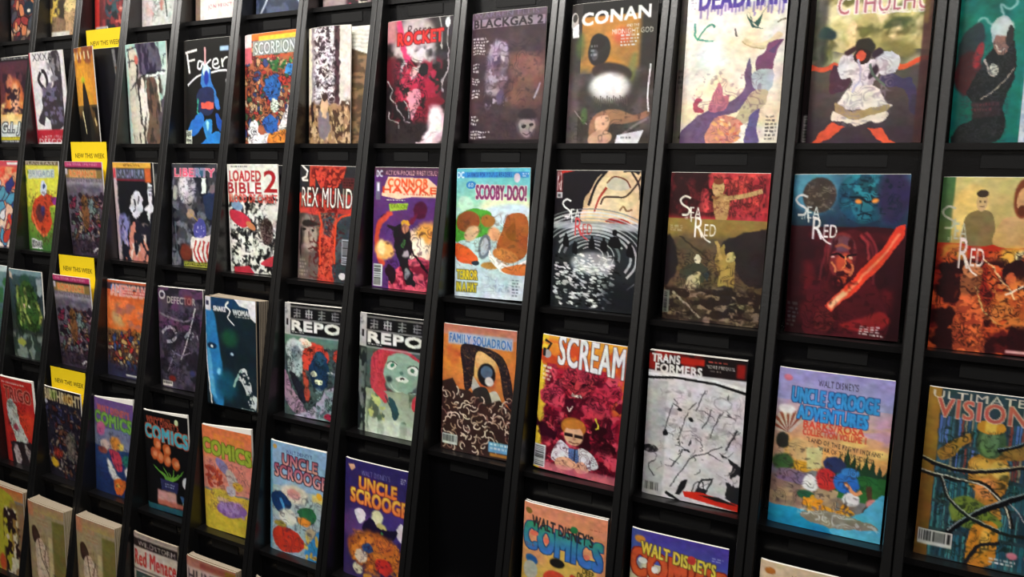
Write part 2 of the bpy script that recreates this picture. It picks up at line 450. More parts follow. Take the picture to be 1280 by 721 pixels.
def r1c1(a):   # figure in white dress, arms stretched, ochre sky
    a.g(0, .45, 'cfc07a', 'b5a86a'); a.g(.45, 1, '5c5648', '3c2c38')
    a.n(0, 0, 1, .55, 'efe4b4', .22, .5, 11, .25); a.n(0, .05, 1, .55, '6d6a3c', .14, .6, 12, .2); a.n(.1, .15, .9, .45, 'f0d8a0', .12, .6, 13, .2)
    a.r(0, .1, .12, .5, '2a2c2c', .03, .8); a.e(.12, .33, .09, .04, '23383a', 0, .02); a.e(.72, .28, .12, .03, '4a5030', -15, .02, .8); a.e(.75, .44, .15, .05, '8a8048', 20, .03)
    a.t('CTHULHU', .2, .10, .97, .215, 'b66a78', o='f2e2dc', ow=.012, bold=.002)
    a.f(.4, .21, .95, .235, 1, 'e8e0c8', 3)
    a.l('e05a3a', .055, -.02, .535, .15, .53, .3, .52, b=.004); a.l('e85c38', .06, .66, .55, .8, .54, 1.0, .50, tp=.4, b=.004)
    a.p('4c2c3c', .16, .56, .24, .52, .34, .56, .34, .66, .2, .68, sm=1); a.p('403858', .62, .6, .8, .6, .9, .66, .94, .8, .86, .76, .8, .68, .64, .66, sm=1)
    a.p('dcd4d8', .24, .5, .3, .45, .38, .48, .38, .56, .3, .6, .25, .57, sm=1); a.p('dcd8e0', .58, .48, .68, .45, .76, .5, .74, .58, .64, .6, .58, .56, sm=1)
    a.p('e6dce0', .36, .5, .58, .5, .6, .58, .56, .66, .58, .7, .36, .7, .38, .64, .34, .57, sm=1); a.p('e8dcd4', .37, .66, .57, .66, .68, .75, .7, .78, .3, .78, .24, .77, sm=1)
    a.p('a89068', .24, .75, .4, .79, .68, .76, .66, .81, .42, .845, .24, .80, sm=1); a.p('ecdccc', .22, .80, .42, .845, .68, .80, .7, .86, .62, .88, .54, .86, .44, .89, .34, .86, .22, .87, sm=1)
    a.k(.24, .45, .74, .9, '8c7c8c', .1, .03, 71, .6)
    a.e(.46, .42, .09, .055, '2e2a24', 0, .008); a.e(.45, .475, .075, .05, '2c1a18'); a.e(.44, .475, .045, .035, 'd8543a'); a.e(.33, .44, .06, .025, '3a2428', -20, .01); a.e(.58, .46, .05, .03, '342430', 30, .01); a.e(.56, .57, .03, .05, '342430', 20, .01)
    a.e(.92, .77, .04, .07, '3a3448', -20, .01)
    a.l('b8b0c8', .02, .42, .5, .44, .6, .4, .68); a.l('58685c', .02, .52, .52, .56, .6, .66, .66)
    a.p('e0563a', .22, .88, .34, .89, .24, .96, .12, 1, .04, 1, b=.004); a.p('e0563a', .54, .9, .66, .9, .72, .97, .8, 1, .7, 1, .6, .95, b=.004)
    a.w(.03, .1, 3, .22); a.r(.93, .0, 1, 1, '4a2c2c', .01, .85); a.r(.93, .1, .97, .3, '8a7038', .02, .6)
def r1c1b(a):
    a.g(0, 1, '2a2220', '181014'); a.bar(.03, .82, .12, .99, 1, 'b8b0b0')
def r1c2(a):   # cream cover, falling figure in purple, green birds
    a.g(0, 1, 'f4f0ee', 'f6ecdc'); a.n(0, .1, 1, .9, 'f8e2c0', .35, .5, 21, .4); a.n(0, .2, 1, .6, 'e8e4da', .3, .55, 22, .3); a.e(.3, .42, .15, .1, 'eef8f4', 0, .08)
    a.t('DEADMAN', .13, -.01, .98, .115, '4a3898', bold=.016)
    for i in range(24):
        rs = random.Random(i); u = .14 + i * .035; a.r(u, .09, u + .02, rs.uniform(.12, .18), '6a56a8', .006, .75)
    a.f(.04, 0, .1, .12, 6, 'b8b0c8', 2)
    for q in ((.62, .15, .68, .22, .74, .18, .84, .1, .76, .17, .73, .25, .7, .23), (.6, .16, .66, .2, .7, .24, .78, .265, .68, .25)): a.p('2c5048', *q, b=.003)
    a.l('4fa08c', .022, .1, .2, .12, .3, .3, .32, tp=.4); a.l('3c8c78', .018, .12, .31, .2, .24, .27, .22, .3, .24); a.l('6a6258', .02, .5, .25, .52, .3, sm=0)
    a.l('7a705c', .015, .92, .23, .98, .215, sm=0); a.l('e0d0a8', .06, .6, .33, .7, .37, .85, .36, .95, .3, b=.008); a.l('b8a478', .012, .58, .34, .68, .38, .8, .39)
    a.p('7a4a6c', .73, .52, .73, .45, .8, .42, .84, .36, .98, .34, .94, .4, .9, .46, .88, .54, .8, .56, sm=1); a.p('5a4468', .84, .41, .98, .34, .9, .42)
    a.p('6c5478', 0, 1, .05, .88, .3, .78, .5, .72, .62, .66, .64, .54, .67, .44, .7, .54, .76, .6, .73, .7, .6, .78, .4, .84, .42, 1, sm=1)
    a.p('b8c0c8', .72, .54, .88, .53, .9, .62, .84, .68, .72, .64, sm=1); a.p('c8b898', .62, .76, .74, .66, .87, .66, .82, .76, .68, .86, .55, .88, sm=1)
    a.p('6a5c90', .7, .84, .8, .78, .78, .9, .8, 1, .68, 1, sm=1); a.p('d8907c', .28, .92, .4, .82, .6, .84, .62, .96, .5, 1, .3, 1, sm=1); a.p('a8485c', .17, .8, .12, .74, .17, .69, .22, .7, .17, .74, .25, .79, sm=1)
    a.p('c07080', .3, .72, .38, .6, .44, .68, .5, .68, .44, .78, .3, .78, sm=1); a.k(.1, .5, .85, 1, '5c3c58', .1, .025, 9, .5); a.d(.35, .84, .62, 1, ['e8a870', 'f0d0a0', 'c86858'], 26, .03, 4)
    a.f(.86, .82, .97, .99, 7, '58504c', 9); a.w(.018, .09, 7, .16)
def r1c2b(a):
    a.g(0, 1, '5c5652', '6a645c'); a.f(.02, .5, .5, .64, 4, '2a2624', 8); a.p('2c241c', .06, .96, .14, .89, .2, .97); a.p('2c241c', .2, .95, .3, .9, .34, .97)
def r1c3(a):   # dark painted cover: cloaked figure, orange glow
    a.r(0, 0, 1, 1, '3c342f'); a.g(.1, .5, 'b07a38', '9c7640', .12, .85); a.n(.1, .1, .9, .5, 'd08a3c', .2, .5, 31, .3, al=.8)
    a.r(0, 0, 1, .1, '141210', .02); a.g(0, 1, '2b2725', '5a5152', 0, .14); a.r(.82, .1, 1, .5, '2e2a26', .04); a.e(.62, .25, .1, .06, 'c85c3c', 0, .06)
    a.n(0, .45, 1, 1, '5a4f50', .2, .5, 33, .3); a.e(.14, .3, .05, .1, '506038', 0, .04, .8); a.e(.74, .5, .05, .14, '7c8048', 10, .03, .8)
    a.e(.36, .34, .13, .11, '2a2828', 10, .012); a.e(.34, .28, .09, .06, '26221f', 0, .01); a.e(.31, .37, .04, .04, '4c4c50', 0, .01); a.f(.26, .3, .34, .39, 3, '8a8a90', 4)
    a.e(.52, .5, .24, .07, '3c2f2c', 10, .02); a.e(.48, .66, .36, .14, '3e3836', 0, .04); a.e(.5, .6, .24, .1, 'b8b4b4', 3, .05); a.e(.5, .585, .2, .075, 'e8e6e6', 0, .05); a.e(.48, .57, .15, .05, 'f4f4f4', 0, .04)
    for i in range(16): a.l('504645', .012, .33 + i * .025, .66 + (i % 3) * .01, .34 + i * .025, .7 + (i % 4) * .012, sm=0, b=.002)
    a.p('9c7058', .3, .84, .42, .77, .62, .76, .8, .8, .96, .77, .94, .82, .7, .86, .55, .86, .5, .92, .42, .98, .3, .98, sm=1, b=.01)
    a.p('dcac90', .36, .82, .5, .8, .52, .86, .44, .92, .38, .92, sm=1, b=.006); a.p('c89c84', .3, .94, .44, .9, .56, .94, .5, 1, .3, 1, sm=1, b=.008); a.l('8c7c80', .025, .6, .98, .8, .88, .97, .82, b=.01)
    a.l('e8e4e8', .018, .955, .45, .94, .65, .96, .78, b=.004); a.l('8c8084', .012, .1, .76, .18, .82, .26, .86, b=.003); a.e(.22, .8, .04, .06, '4c6040', 0, .02)
    a.k(0, .72, 1, 1, '282222', .12, .02, 9, .5); a.p('dcdce2', .62, .94, .92, .905, .86, 1, .6, 1.0); a.f(.66, .95, .84, .975, 1, '707078', 2)
    a.t('CONAN', .14, .075, .92, .16, 'f4f2f0', bold=.012, dv=-.028); a.t('AND THE', .66, .17, .8, .19, 'd8d0c8'); a.t('MIDNIGHT GOD', .5, .2, .96, .235, 'e4dcd4', bold=.002)
    a.f(.6, .24, .86, .33, 4, 'd0c8c0', 5); a.e(.045, .12, .05, .06, 'b8b4ae'); a.p('e8e8e8', .02, .17, .1, .14, .11, .24, .03, .24); a.e(.05, .1, .03, .03, '3a3836')
def r1c4(a):   # dim purple-grey cover: two pale faces
    a.r(0, 0, 1, 1, '3a2a33'); a.n(0, .1, 1, 1, '4c3a3c', .3, .5, 41, .4); a.n(.4, .3, 1, .75, '6b4c44', .25, .5, 42, .4); a.e(.75, .45, .2, .12, '8a5c54', 0, .1, .8)
    a.r(0, 0, 1, .11, '5a4a58'); a.t('WARREN ELLIS', .04, .005, .9, .04, '73637a', bold=.003); a.r(.02, .055, .98, .12, '8a7a88'); a.t('BLACKGAS 2', .04, .055, .95, .115, '2a2028', bold=.008)
    for (v0, v1, n, u1) in ((.19, .33, 6, .27), (.39, .455, 3, .13), (.49, .555, 3, .13), (.59, .66, 3, .15), (.78, .86, 3, .16), (.90, .965, 3, .32)): a.f(.03, v0, u1, v1, n, 'd8ccd4', int(v0 * 100))
    a.e(.38, .36, .15, .14, '7c6a80', 0, .04); a.e(.4, .3, .11, .07, 'a898b0', 0, .02); a.e(.37, .36, .06, .08, '4a3c58', 0, .02); a.e(.46, .33, .025, .05, 'c0b4c4', 0, .01); a.e(.36, .52, .16, .1, '6c5662', 0, .05)
    a.e(.34, .6, .12, .03, '9a8894', 10, .03); a.e(.44, .64, .05, .06, '584860', 0, .02); a.n(.2, .2, .55, .75, 'a090a4', .08, .62, 44, .1)
    a.e(.8, .86, .14, .11, '55464c', 0, .02); a.e(.8, .87, .1, .08, 'a08e90', 0, .015); a.e(.76, .87, .03, .012, '2a2024'); a.e(.85, .86, .03, .012, '2a2024'); a.l('4a3a3e', .012, .75, .92, .8, .93, .86, .915); a.e(.8, .78, .13, .04, '30262c', 0, .02)
    a.l('b0a4b0', .02, .86, .66, .92, .6, .95, .55, b=.005); a.k(.15, .2, .95, .98, '2a1e28', .14, .02, 6, .5); a.w(.02, .1, 3, .2, 1)
    a.r(0, .97, 1, 1, '1c1418')
def r1c5(a):   # red lettered cover, white rocket trail
    a.r(0, 0, 1, 1, '2b2224'); a.e(.45, .25, .35, .28, 'b9a9ab', 0, .08); a.e(.5, .35, .25, .18, 'cfc4c6', 0, .06); a.r(.75, 0, 1, .5, '332e32', .05); a.n(0, .2, 1, 1, '1c1618', .18, .5, 51, .15)
    a.l('c83a68', .09, .18, 0, .25, .15, .3, .28, .42, .38, b=.01); a.r(0, 0, .16, .18, 'b4787c', .03); a.e(.1, .4, .14, .12, '5c1c28', 0, .04)
    a.n(.1, .3, .9, .85, '8c1c34', .1, .52, 52, .1, fe=.1); a.n(.1, .35, .8, .7, 'b8304c', .07, .6, 53, .08, fe=.1); a.e(.46, .5, .12, .08, 'b02848', 30, .01); a.e(.62, .55, .13, .07, 'a01c3c', -20, .01); a.e(.58, .41, .07, .05, '1e1a20', 0, .004)
    a.e(.44, .44, .06, .04, 'e8a8b0', 0, .01); a.p('d88c9c', .36, .58, .54, .56, .52, .7, .44, .8, .38, .7, sm=1); a.p('701828', .66, .62, .9, .66, .6, .76, sm=1)
    a.p('d8b8c4', .7, .7, .88, .72, .92, .9, .8, 1, .54, 1, .66, .88, sm=1, b=.03); a.p('f4eef0', .72, .72, .84, .74, .86, .88, .76, .97, .6, .98, .7, .86, sm=1, b=.02); a.l('e0c8d0', .03, .5, 1, .66, .96, .8, .9, tp=.5)
    for q in ((.02, .48, .1, .56, .08, .6, .22, .72, .3, .8, .42, .84), (.04, .74, .12, .8, .2, .82, .24, .88), (.8, .0, .84, .12, .83, .26), (.94, 0, .92, .2, .95, .4, .86, .5, .87, .6), (.3, .64, .38, .74, .36, .8)): a.l('a8a0a4', .016, *q)
    a.k(.1, .3, .66, .98, '180c12', .09, .03, 8, .9); a.w(.03, .08, 4, .22)
    a.t('Retro', .32, .05, .68, .13, '2a1418', sk=.06); a.t('ROCKET', .18, .11, .86, .205, 'd83030', o='6a1018', ow=.01, bold=.012, dv=-.015); a.e(.92, .05, .035, .04, 'dfe6e8', 0, .004)
def r1c6(a):   # swirling black-white tree trunk over a crowd, rough sepia paper
    a.r(0, 0, 1, 1, 'd8cfc8'); a.r(0, 0, .14, 1, 'e8dfc8'); a.r(.1, .0, .7, .7, '8c8088', .02); a.n(.12, 0, .7, .66, 'cfc6cc', .08, .45, 61, .06, .35); a.n(.14, 0, .72, .7, '382a30', .09, .56, 62, .05, .35); a.n(.14, .0, .68, .65, 'efe8ec', .06, .6, 63, .05, .4)
    a.r(.66, 0, .76, .66, '4c3038', .015); a.n(.6, .0, .78, .6, '201418', .06, .5, 64, .05); a.r(0, .66, 1, 1, '9c7c5c', .02); a.n(0, .6, 1, 1, '4c3428', .07, .5, 65, .08); a.n(0, .66, 1, 1, 'c8a884', .06, .6, 66, .06)
    a.e(.4, .82, .15, .14, '7c7078', 0, .02); a.e(.42, .68, .09, .09, 'd0a888', 0, .01); a.e(.43, .6, .07, .04, '3a2a26'); a.e(.12, .72, .04, .1, '2c2020'); a.w(.03, .06, 6)
def r1c6b(a):
    a.r(0, 0, 1, 1, '5c4838'); a.n(0, .2, 1, 1, '8c6c50', .1, .5, 68, .1, .5); a.p('e4dfd8', 0, 0, 1, 0, 1, .26, .5, .16, 0, .14)
    for i in range(5): a.l('b8b0a8', .01, .3, .03 + i * .03, 1, .05 + i * .035, sm=0)
def r1c7(a):   # crowded cover with chrome masthead and blue fighter
    a.r(0, 0, 1, 1, 'a85c40'); a.d(0, .1, 1, 1, ['c8683c', 'd8a878', '7c2c2c', 'e0c8a0', '3c4c80', '385c3c', 'b83c34'], 240, .05, 71, 1.6, ink='281c20')
    a.r(.0, 0, 1, .06, 'e87830'); a.r(.3, .03, 1, .07, 'e8c840'); a.r(0, 0, .16, .12, 'e8d8d8'); a.r(.0, .12, .16, .26, 'd06870'); a.r(.18, .07, 1, .2, '9aa09c'); a.t('SCORPION', .22, .085, .98, .19, 'dfe4e4', o='58605c', ow=.01, bold=.006)
    a.f(.3, .21, .95, .24, 1, 'c84838', 3); a.d(.5, .25, .9, .34, ['3c7c3c', '2c5c34', '60a050'], 22, .05, 5); a.p('2c64b0', .42, .44, .6, .38, .72, .42, .66, .6, .5, .62, .4, .52, sm=1); a.e(.9, .35, .11, .055, '3c8cd0', -10); a.e(.75, .44, .11, .03, 'c03c30', 30)
    a.p('f0ecf0', .1, .84, .24, .78, .3, .9, .5, .92, .42, 1, .1, 1, sm=1); a.p('3060b0', .36, .8, .5, .74, .66, .8, .6, .92, .44, .9, sm=1); a.e(.6, .66, .08, .06, 'cfe0d0', 0); a.p('f0e8e8', .6, .96, .72, .8, .86, .66, .84, .84, .7, .98, sm=1)
    a.p('e08838', .5, .92, .8, .88, .9, 1, .5, 1, sm=1); a.k(0, .25, 1, 1, '141018', .09, .025, 7, .9); a.w(.03, .07, 2, .24)
def r1c8(a):   # black cover, blue robed figure with red belt, handwritten title
    a.r(0, 0, 1, 1, '161514'); a.r(0, 0, .08, 1, '242220', .02)
    a.l('f0f0f0', .035, .06, .12, .32, .1, sm=0); a.l('f0f0f0', .035, .1, .12, .16, .32, sm=0); a.l('f0f0f0', .03, .13, .2, .28, .19, sm=0)
    a.l('f0f0f0', .03, .44, .22, .36, .21, .34, .27, .4, .28, .45, .22, .48, .28); a.l('e0a8a8', .035, .49, .08, .5, .28, sm=0); a.l('f0f0f0', .025, .62, .2, .52, .25, .62, .29)
    a.l('f0f0f0', .028, .66, .25, .76, .24, .74, .2, .67, .21, .66, .27, .74, .29, .8, .27); a.l('f0f0f0', .03, .84, .2, .86, .28, sm=0); a.l('f0f0f0', .025, .85, .24, .9, .2, .96, .19)
    a.l('f0f0f0', .03, .12, .43, .3, .36, .46, .33, tp=.3); a.l('f0f0f0', .028, .62, .325, .8, .31, 1, .315); a.r(.8, .085, .98, .13, 'a8c8e8', .008); a.e(.94, .41, .02, .025, 'e8e8e8')
    a.p('3c78c8', .4, .42, .44, .28, .52, .25, .6, .3, .62, .4, .72, .52, .8, .66, .72, .66, .58, .48, .44, .46, sm=1); a.e(.51, .3, .07, .06, 'cfeee4', 0, .01); a.e(.52, .37, .05, .07, '2438a0', 0, .01)
    a.p('262c50', .34, .48, .66, .48, .64, .7, .36, .7, sm=1); a.r(.4, .6, .66, .66, 'e05c4c', .005); a.l('3c9c88', .02, .34, .56, .32, .68, .38, .72)
    a.p('2c6cc0', .12, .88, .2, .78, .4, .7, .46, .8, .3, .9, .2, .92, sm=1); a.p('3484cc', .44, .8, .6, .76, .64, .88, .56, .98, .48, .9, sm=1); a.p('2454b0', .72, .7, .86, .8, .84, .88, .76, .84, sm=1); a.p('2c80d0', .44, .98, .7, .88, .84, .9, .8, 1, .4, 1, sm=1)
    a.e(.54, .82, .03, .05, '9ad8e8', 0, .01); a.bar(.07, .86, .2, 1, 1, 'e0e8d8'); a.w(.02, .08, 8, .44)
def r1c9(a):   # pale mint cover, brown-grey long robed figure
    a.r(0, 0, 1, 1, 'a8d0c8'); a.n(0, 0, 1, 1, 'c8d8d0', .3, .5, 91, .3); a.p('cfc8b8', .1, .1, .3, .1, .42, .4, .5, .8, .4, 1, .12, 1, sm=1); a.p('e8e0d8', .28, .35, .44, .36, .52, .7, .42, .8, .32, .7, sm=1)
    a.p('5c5468', .3, .0, .7, .0, .86, .14, .84, .3, .7, .34, .44, .34, .36, .16, sm=1); a.n(.3, 0, .86, .34, '30283c', .08, .5, 92, .1, 3); a.p('6c5448', .5, .38, .72, .36, .8, .7, .86, 1, .44, 1, .52, .7, sm=1); a.p('585058', .72, .6, 1, .5, 1, 1, .76, 1)
    a.l('28242c', .04, .28, .14, .3, .3, .3, .45, .34, .7, sm=1); a.e(.28, .16, .05, .04, 'c86860'); a.l('1c2028', .025, .1, .46, .3, .36, .55, .3, .95, .28); a.l('e8f0e8', .045, .48, .33, .95, .3, sm=0); a.l('f0ecd8', .04, .76, .36, .8, .68, tp=.5)
    a.l('1c1c24', .02, .04, .06, .3, .03, sm=0); a.l('1c1c24', .02, .08, .18, .24, .17, sm=0); a.l('1c1c24', .022, .1, .06, .12, .24, sm=0); a.l('304048', .02, .9, .22, .94, .14, 1, .12); a.n(.1, .3, .9, 1, '3c3430', .06, .6, 93, .06, 4); a.w(.02, .06, 3)
def r1c10(a):  # narrow gold cover with dark spire
    a.g(0, .6, 'b87434', 'd08c34'); a.g(.6, 1, '6c5430', '181210'); a.n(0, 0, 1, .6, 'e09c30', .3, .5, 101, .3); a.n(0, 0, 1, .2, '8c4c34', .2, .5, 102, .1); a.p('201c18', .42, .4, .5, .36, .66, .6, .8, 1, .3, 1, .36, .6, sm=1); a.e(.46, .34, .1, .03, 'b8c030', 0, .03)
    a.n(0, .6, 1, 1, '0c0a0a', .14, .5, 103, .08, 2.5); a.l('e8d8a8', .05, .3, .66, .36, .8, .4, .9, tp=.6); a.l('c8b078', .06, .84, .74, .9, .82)
    for i in range(5): a.l('e0c8a0', .05, .12 + i * .17, .05, .1 + i * .18, .13)
def r1c10b(a): a.g(0, 1, '17161b', '0f0e14'); a.l('787478', .07, .82, .02, .86, .2, .9, .4, tp=.4); a.l('5c3c2c', .05, .88, .2, .92, .4)
def r1c11(a):  # white cover, dark kneeling silhouette, red foot band
    a.r(0, 0, 1, 1, 'e8e4e6'); a.r(0, 0, .07, 1, 'c83c50'); a.l('2c242c', .07, .34, .22, .26, .3, .36, .38, .46, .42, .5, .3, .44, .22, .36, .21); a.p('3c343c', .3, .5, .46, .4, .6, .4, .7, .3, .6, .1, .74, 0, .9, .06, .9, .5, .84, .8, .5, .84, .3, .8, .14, .74, .3, .6, sm=1)
    a.n(.3, .3, .9, .8, '6c6480', .08, .55, 111, .06); a.p('e8e4e6', .36, .7, .48, .74, .5, .86, .26, .86); a.n(.5, .02, .95, .4, '8c848c', .07, .5, 112, .06); a.r(0.05, .84, 1, .98, 'b82838'); a.t('LAST ISSUE', .2, .905, .85, .93, 'f0e0e0')
    a.t('XXXA', .14, .02, .7, .1, '3c3840', bold=.004); a.t('DEFCON', .1, .94, .9, 1.0, 'f0e8e8', bold=.006)
def r1c12(a):  # burning figure on violet, white and yellow masthead at the foot
    a.g(0, .7, '4c2c3c', '7c3c38'); a.r(0, 0, 1, .05, '181418'); a.t('AMERICAN HERO', .1, .005, .95, .035, 'd8d8d8'); a.e(.5, .55, .28, .3, 'd8743c', 0, .08); a.e(.5, .5, .14, .2, 'eeb48c', 0, .05); a.e(.35, .3, .1, .1, 'c87858', 0, .04); a.n(.1, .15, .9, .7, '301c28', .12, .55, 121, .12)
    a.g(.66, .78, 'e0a858', 'e8e0c8'); a.n(0, .5, 1, .78, 'f8d890', .14, .5, 122, .2); a.g(.78, .92, 'e8ece8', 'd0d8d8'); a.t('G.I. JOE', .05, .75, .98, .89, 'eef2f2', o='30343c', ow=.02, bold=.01, sk=.05); a.r(0, .91, 1, .95, 'd8c838'); a.f(.05, .915, .9, .94, 1, '3a3010', 2); a.r(0, .95, 1, 1, '202024'); a.f(.05, .955, .9, .99, 1, 'e8e8e8', 4)

def r2c0(a): a.sub(r2c0_left, .69)
def r2c0_left(a):   # two men above, red sword fight below
    a.g(0, .38, 'cfc07c', 'b49a58'); a.g(0, .38, '3f6a3c', '5c6a40', 0, .14); a.e(.34, .2, .2, .16, 'e8c878', 0, .04); a.g(.38, 1, 'b82c1c', '4c1418')
    a.p('7c6a44', .3, .38, .28, .24, .4, .19, .56, .2, .62, .3, .6, .38, sm=1); a.e(.45, .14, .06, .055, 'c8a878'); a.e(.45, .095, .065, .022, '382c24'); a.l('5c4430', .01, .43, .165, .45, .168, .48, .165); a.e(.43, .14, .01, .006, '30241c'); a.e(.48, .14, .01, .006, '30241c')
    a.p('c8a068', .62, .38, .66, .26, .78, .22, .98, .24, 1, .38, sm=1); a.e(.88, .12, .1, .11, '7c3c24', 0, .01); a.e(.88, .13, .065, .07, 'd8a070'); a.e(.88, .185, .05, .03, '5c2c1c')
    a.e(.86, .45, .2, .06, 'f0b048', 0, .05); a.e(.92, .44, .07, .03, 'fff0b0', 0, .02); a.e(.2, .43, .15, .05, 'd08838', 10, .04); a.n(0, .4, 1, 1, 'd8582c', .16, .55, 201, .12); a.n(0, .45, 1, 1, '2c0c10', .16, .5, 202, .12)
    a.p('8c4c30', .3, .58, .4, .5, .5, .52, .52, .6, .46, .68, .34, .68, sm=1); a.e(.42, .53, .1, .04, 'c8784c', -10); a.p('a04028', .3, .7, .5, .66, .6, .8, .58, 1, .3, 1, .26, .85, sm=1); a.n(.25, .65, .65, 1, 'e06838', .06, .55, 203, .05)
    a.p('2c1014', .74, .5, .94, .46, 1, .55, 1, .7, .8, .68, sm=1); a.e(.84, .57, .05, .04, 'c85c38'); a.p('b85428', .64, .68, .9, .62, 1, .66, 1, .8, .74, .78, sm=1); a.n(.6, .55, 1, .85, 'd8783c', .07, .55, 204, .05)
    a.l('f0c890', .016, .52, .45, .7, .55, .9, .68); a.l('f0e0c8', .02, .8, .66, .98, .6, sm=0); a.l('d8b070', .014, .46, .62, .56, .74, .74, .82); a.k(0, .4, 1, 1, '1c080c', .1, .03, 20, .9); a.w(.03, .08, 4, .4)
    a.r(.86, .97, 1, .985, 'd8a0a0', .004); sea_red(a, .03, .17, 'b8b8a0', 'f0dcd4', 1.3)
def r2c1(a):   # blue demon above, red lit man with glowing sword
    a.g(0, .34, '3c6c84', '1c2c40'); a.e(.2, .1, .2, .14, '4c8ca4', 0, .06); a.e(.24, .13, .15, .11, '3c3430', 0, .01); a.k(.1, .04, .4, .25, '8c8478', .07, .03, 21, .7)
    a.p('1c4c60', .4, .1, .46, .03, .56, .0, .72, .0, .84, .06, .86, .16, .76, .26, .64, .3, .5, .26, .42, .2, sm=1, b=.01); a.n(.42, 0, .85, .28, '30889c', .07, .55, 211, .08, fe=.12); a.p('286c7c', .52, .2, .6, .17, .7, .18, .68, .26, .6, .28, sm=1, b=.008); a.l('0c1c28', .02, .5, .14, .6, .145, .66, .17, .74, .145, .82, .13); a.l('0c1c28', .014, .58, .25, .64, .235, .7, .25); a.e(.87, .13, .14, .17, '30284c', 0, .05); a.k(.4, 0, .98, .3, '0c1c2c', .08, .03, 22, .9)
    a.e(.58, .165, .03, .014, 'f09040', 10, .006); a.e(.72, .16, .03, .014, 'f09040', -20, .006); a.g(.32, 1, '341018', '280c12'); a.n(.1, .34, .95, 1, '54141c', .2, .5, 213, .2)
    a.p('4c141c', .3, .5, .4, .36, .6, .34, .74, .42, .72, .6, .8, .7, .9, .9, .8, 1, .2, 1, .2, .7, .34, .62, sm=1, b=.01)
    a.e(.47, .49, .13, .14, '7c2c30', 0, .012); a.e(.5, .55, .07, .07, 'c04c34', 0, .015); a.e(.46, .42, .11, .05, '6c4050', 0, .02); a.l('1c0c12', .022, .38, .5, .44, .485, .49, .51, .54, .49, .6, .48); a.l('e88c50', .014, .5, .5, .51, .55, .49, .575); a.e(.4, .51, .018, .008, 'e0a0a0')
    a.l('d87048', .02, .44, .595, .5, .585, .56, .6); a.e(.49, .63, .05, .04, 'b8442c', 0, .01); a.l('200a10', .018, .45, .61, .5, .605, .54, .615); a.n(.35, .36, .62, .68, '3c1018', .05, .6, 214, .05, 1.5)
    for i in range(9): a.l('2c0c14' if i % 2 else '7c2830', .018, .36 + i * .035, .37, .33 + i * .05, .46, .28 + i * .06, .66, b=.006, al=.7) if i in (0, 1, 7, 8) else None
    a.l('a8383c', .02, .62, .36, .68, .42, .7, .52, b=.006); a.l('8c2c34', .02, .66, .35, .74, .42, .77, .5, b=.006); a.n(.36, .6, .6, .74, '2c0c12', .05, .45, 216, .08, 2); a.l('d07850', .018, .39, .54, .42, .57, .42, .6); a.l('c87048', .02, .56, .54, .58, .58, .55, .62, b=.004); a.e(.55, .505, .022, .008, 'e0a888'); a.l('b05840', .02, .4, .44, .47, .43, .54, .45, b=.008)
    a.p('e0402c', .41, .845, .36, .81, .6, .62, .8, .44, .92, .31, .99, .3, .98, .37, .8, .56, .6, .72); a.l('f08860', .02, .42, .81, .6, .67, .82, .48, .94, .35, b=.008); a.l('f8c090', .05, .4, .82, .48, .76, .52, .72, b=.015)
    a.p('5c1c20', .26, .9, .3, .83, .36, .82, .44, .86, .44, .93, .36, .97, .28, .96, sm=1); a.k(.22, .82, .5, 1, '20080c', .06, .04, 23, .9); a.p('8c2024', .5, .92, .7, .86, .84, .82, .9, .9, .7, .96, sm=1, b=.02)
    a.f(.66, .915, .9, .985, 4, 'd8c8c8', 6); a.f(.02, .8, .12, .97, 6, '4c4448', 9); a.k(.1, .6, .95, 1, '1c080c', .12, .02, 24, .6); a.w(.015, .1, 4, .26, 1); sea_red(a, .03, .13, 'd0d4d4', 'eee8e8', 1.0)
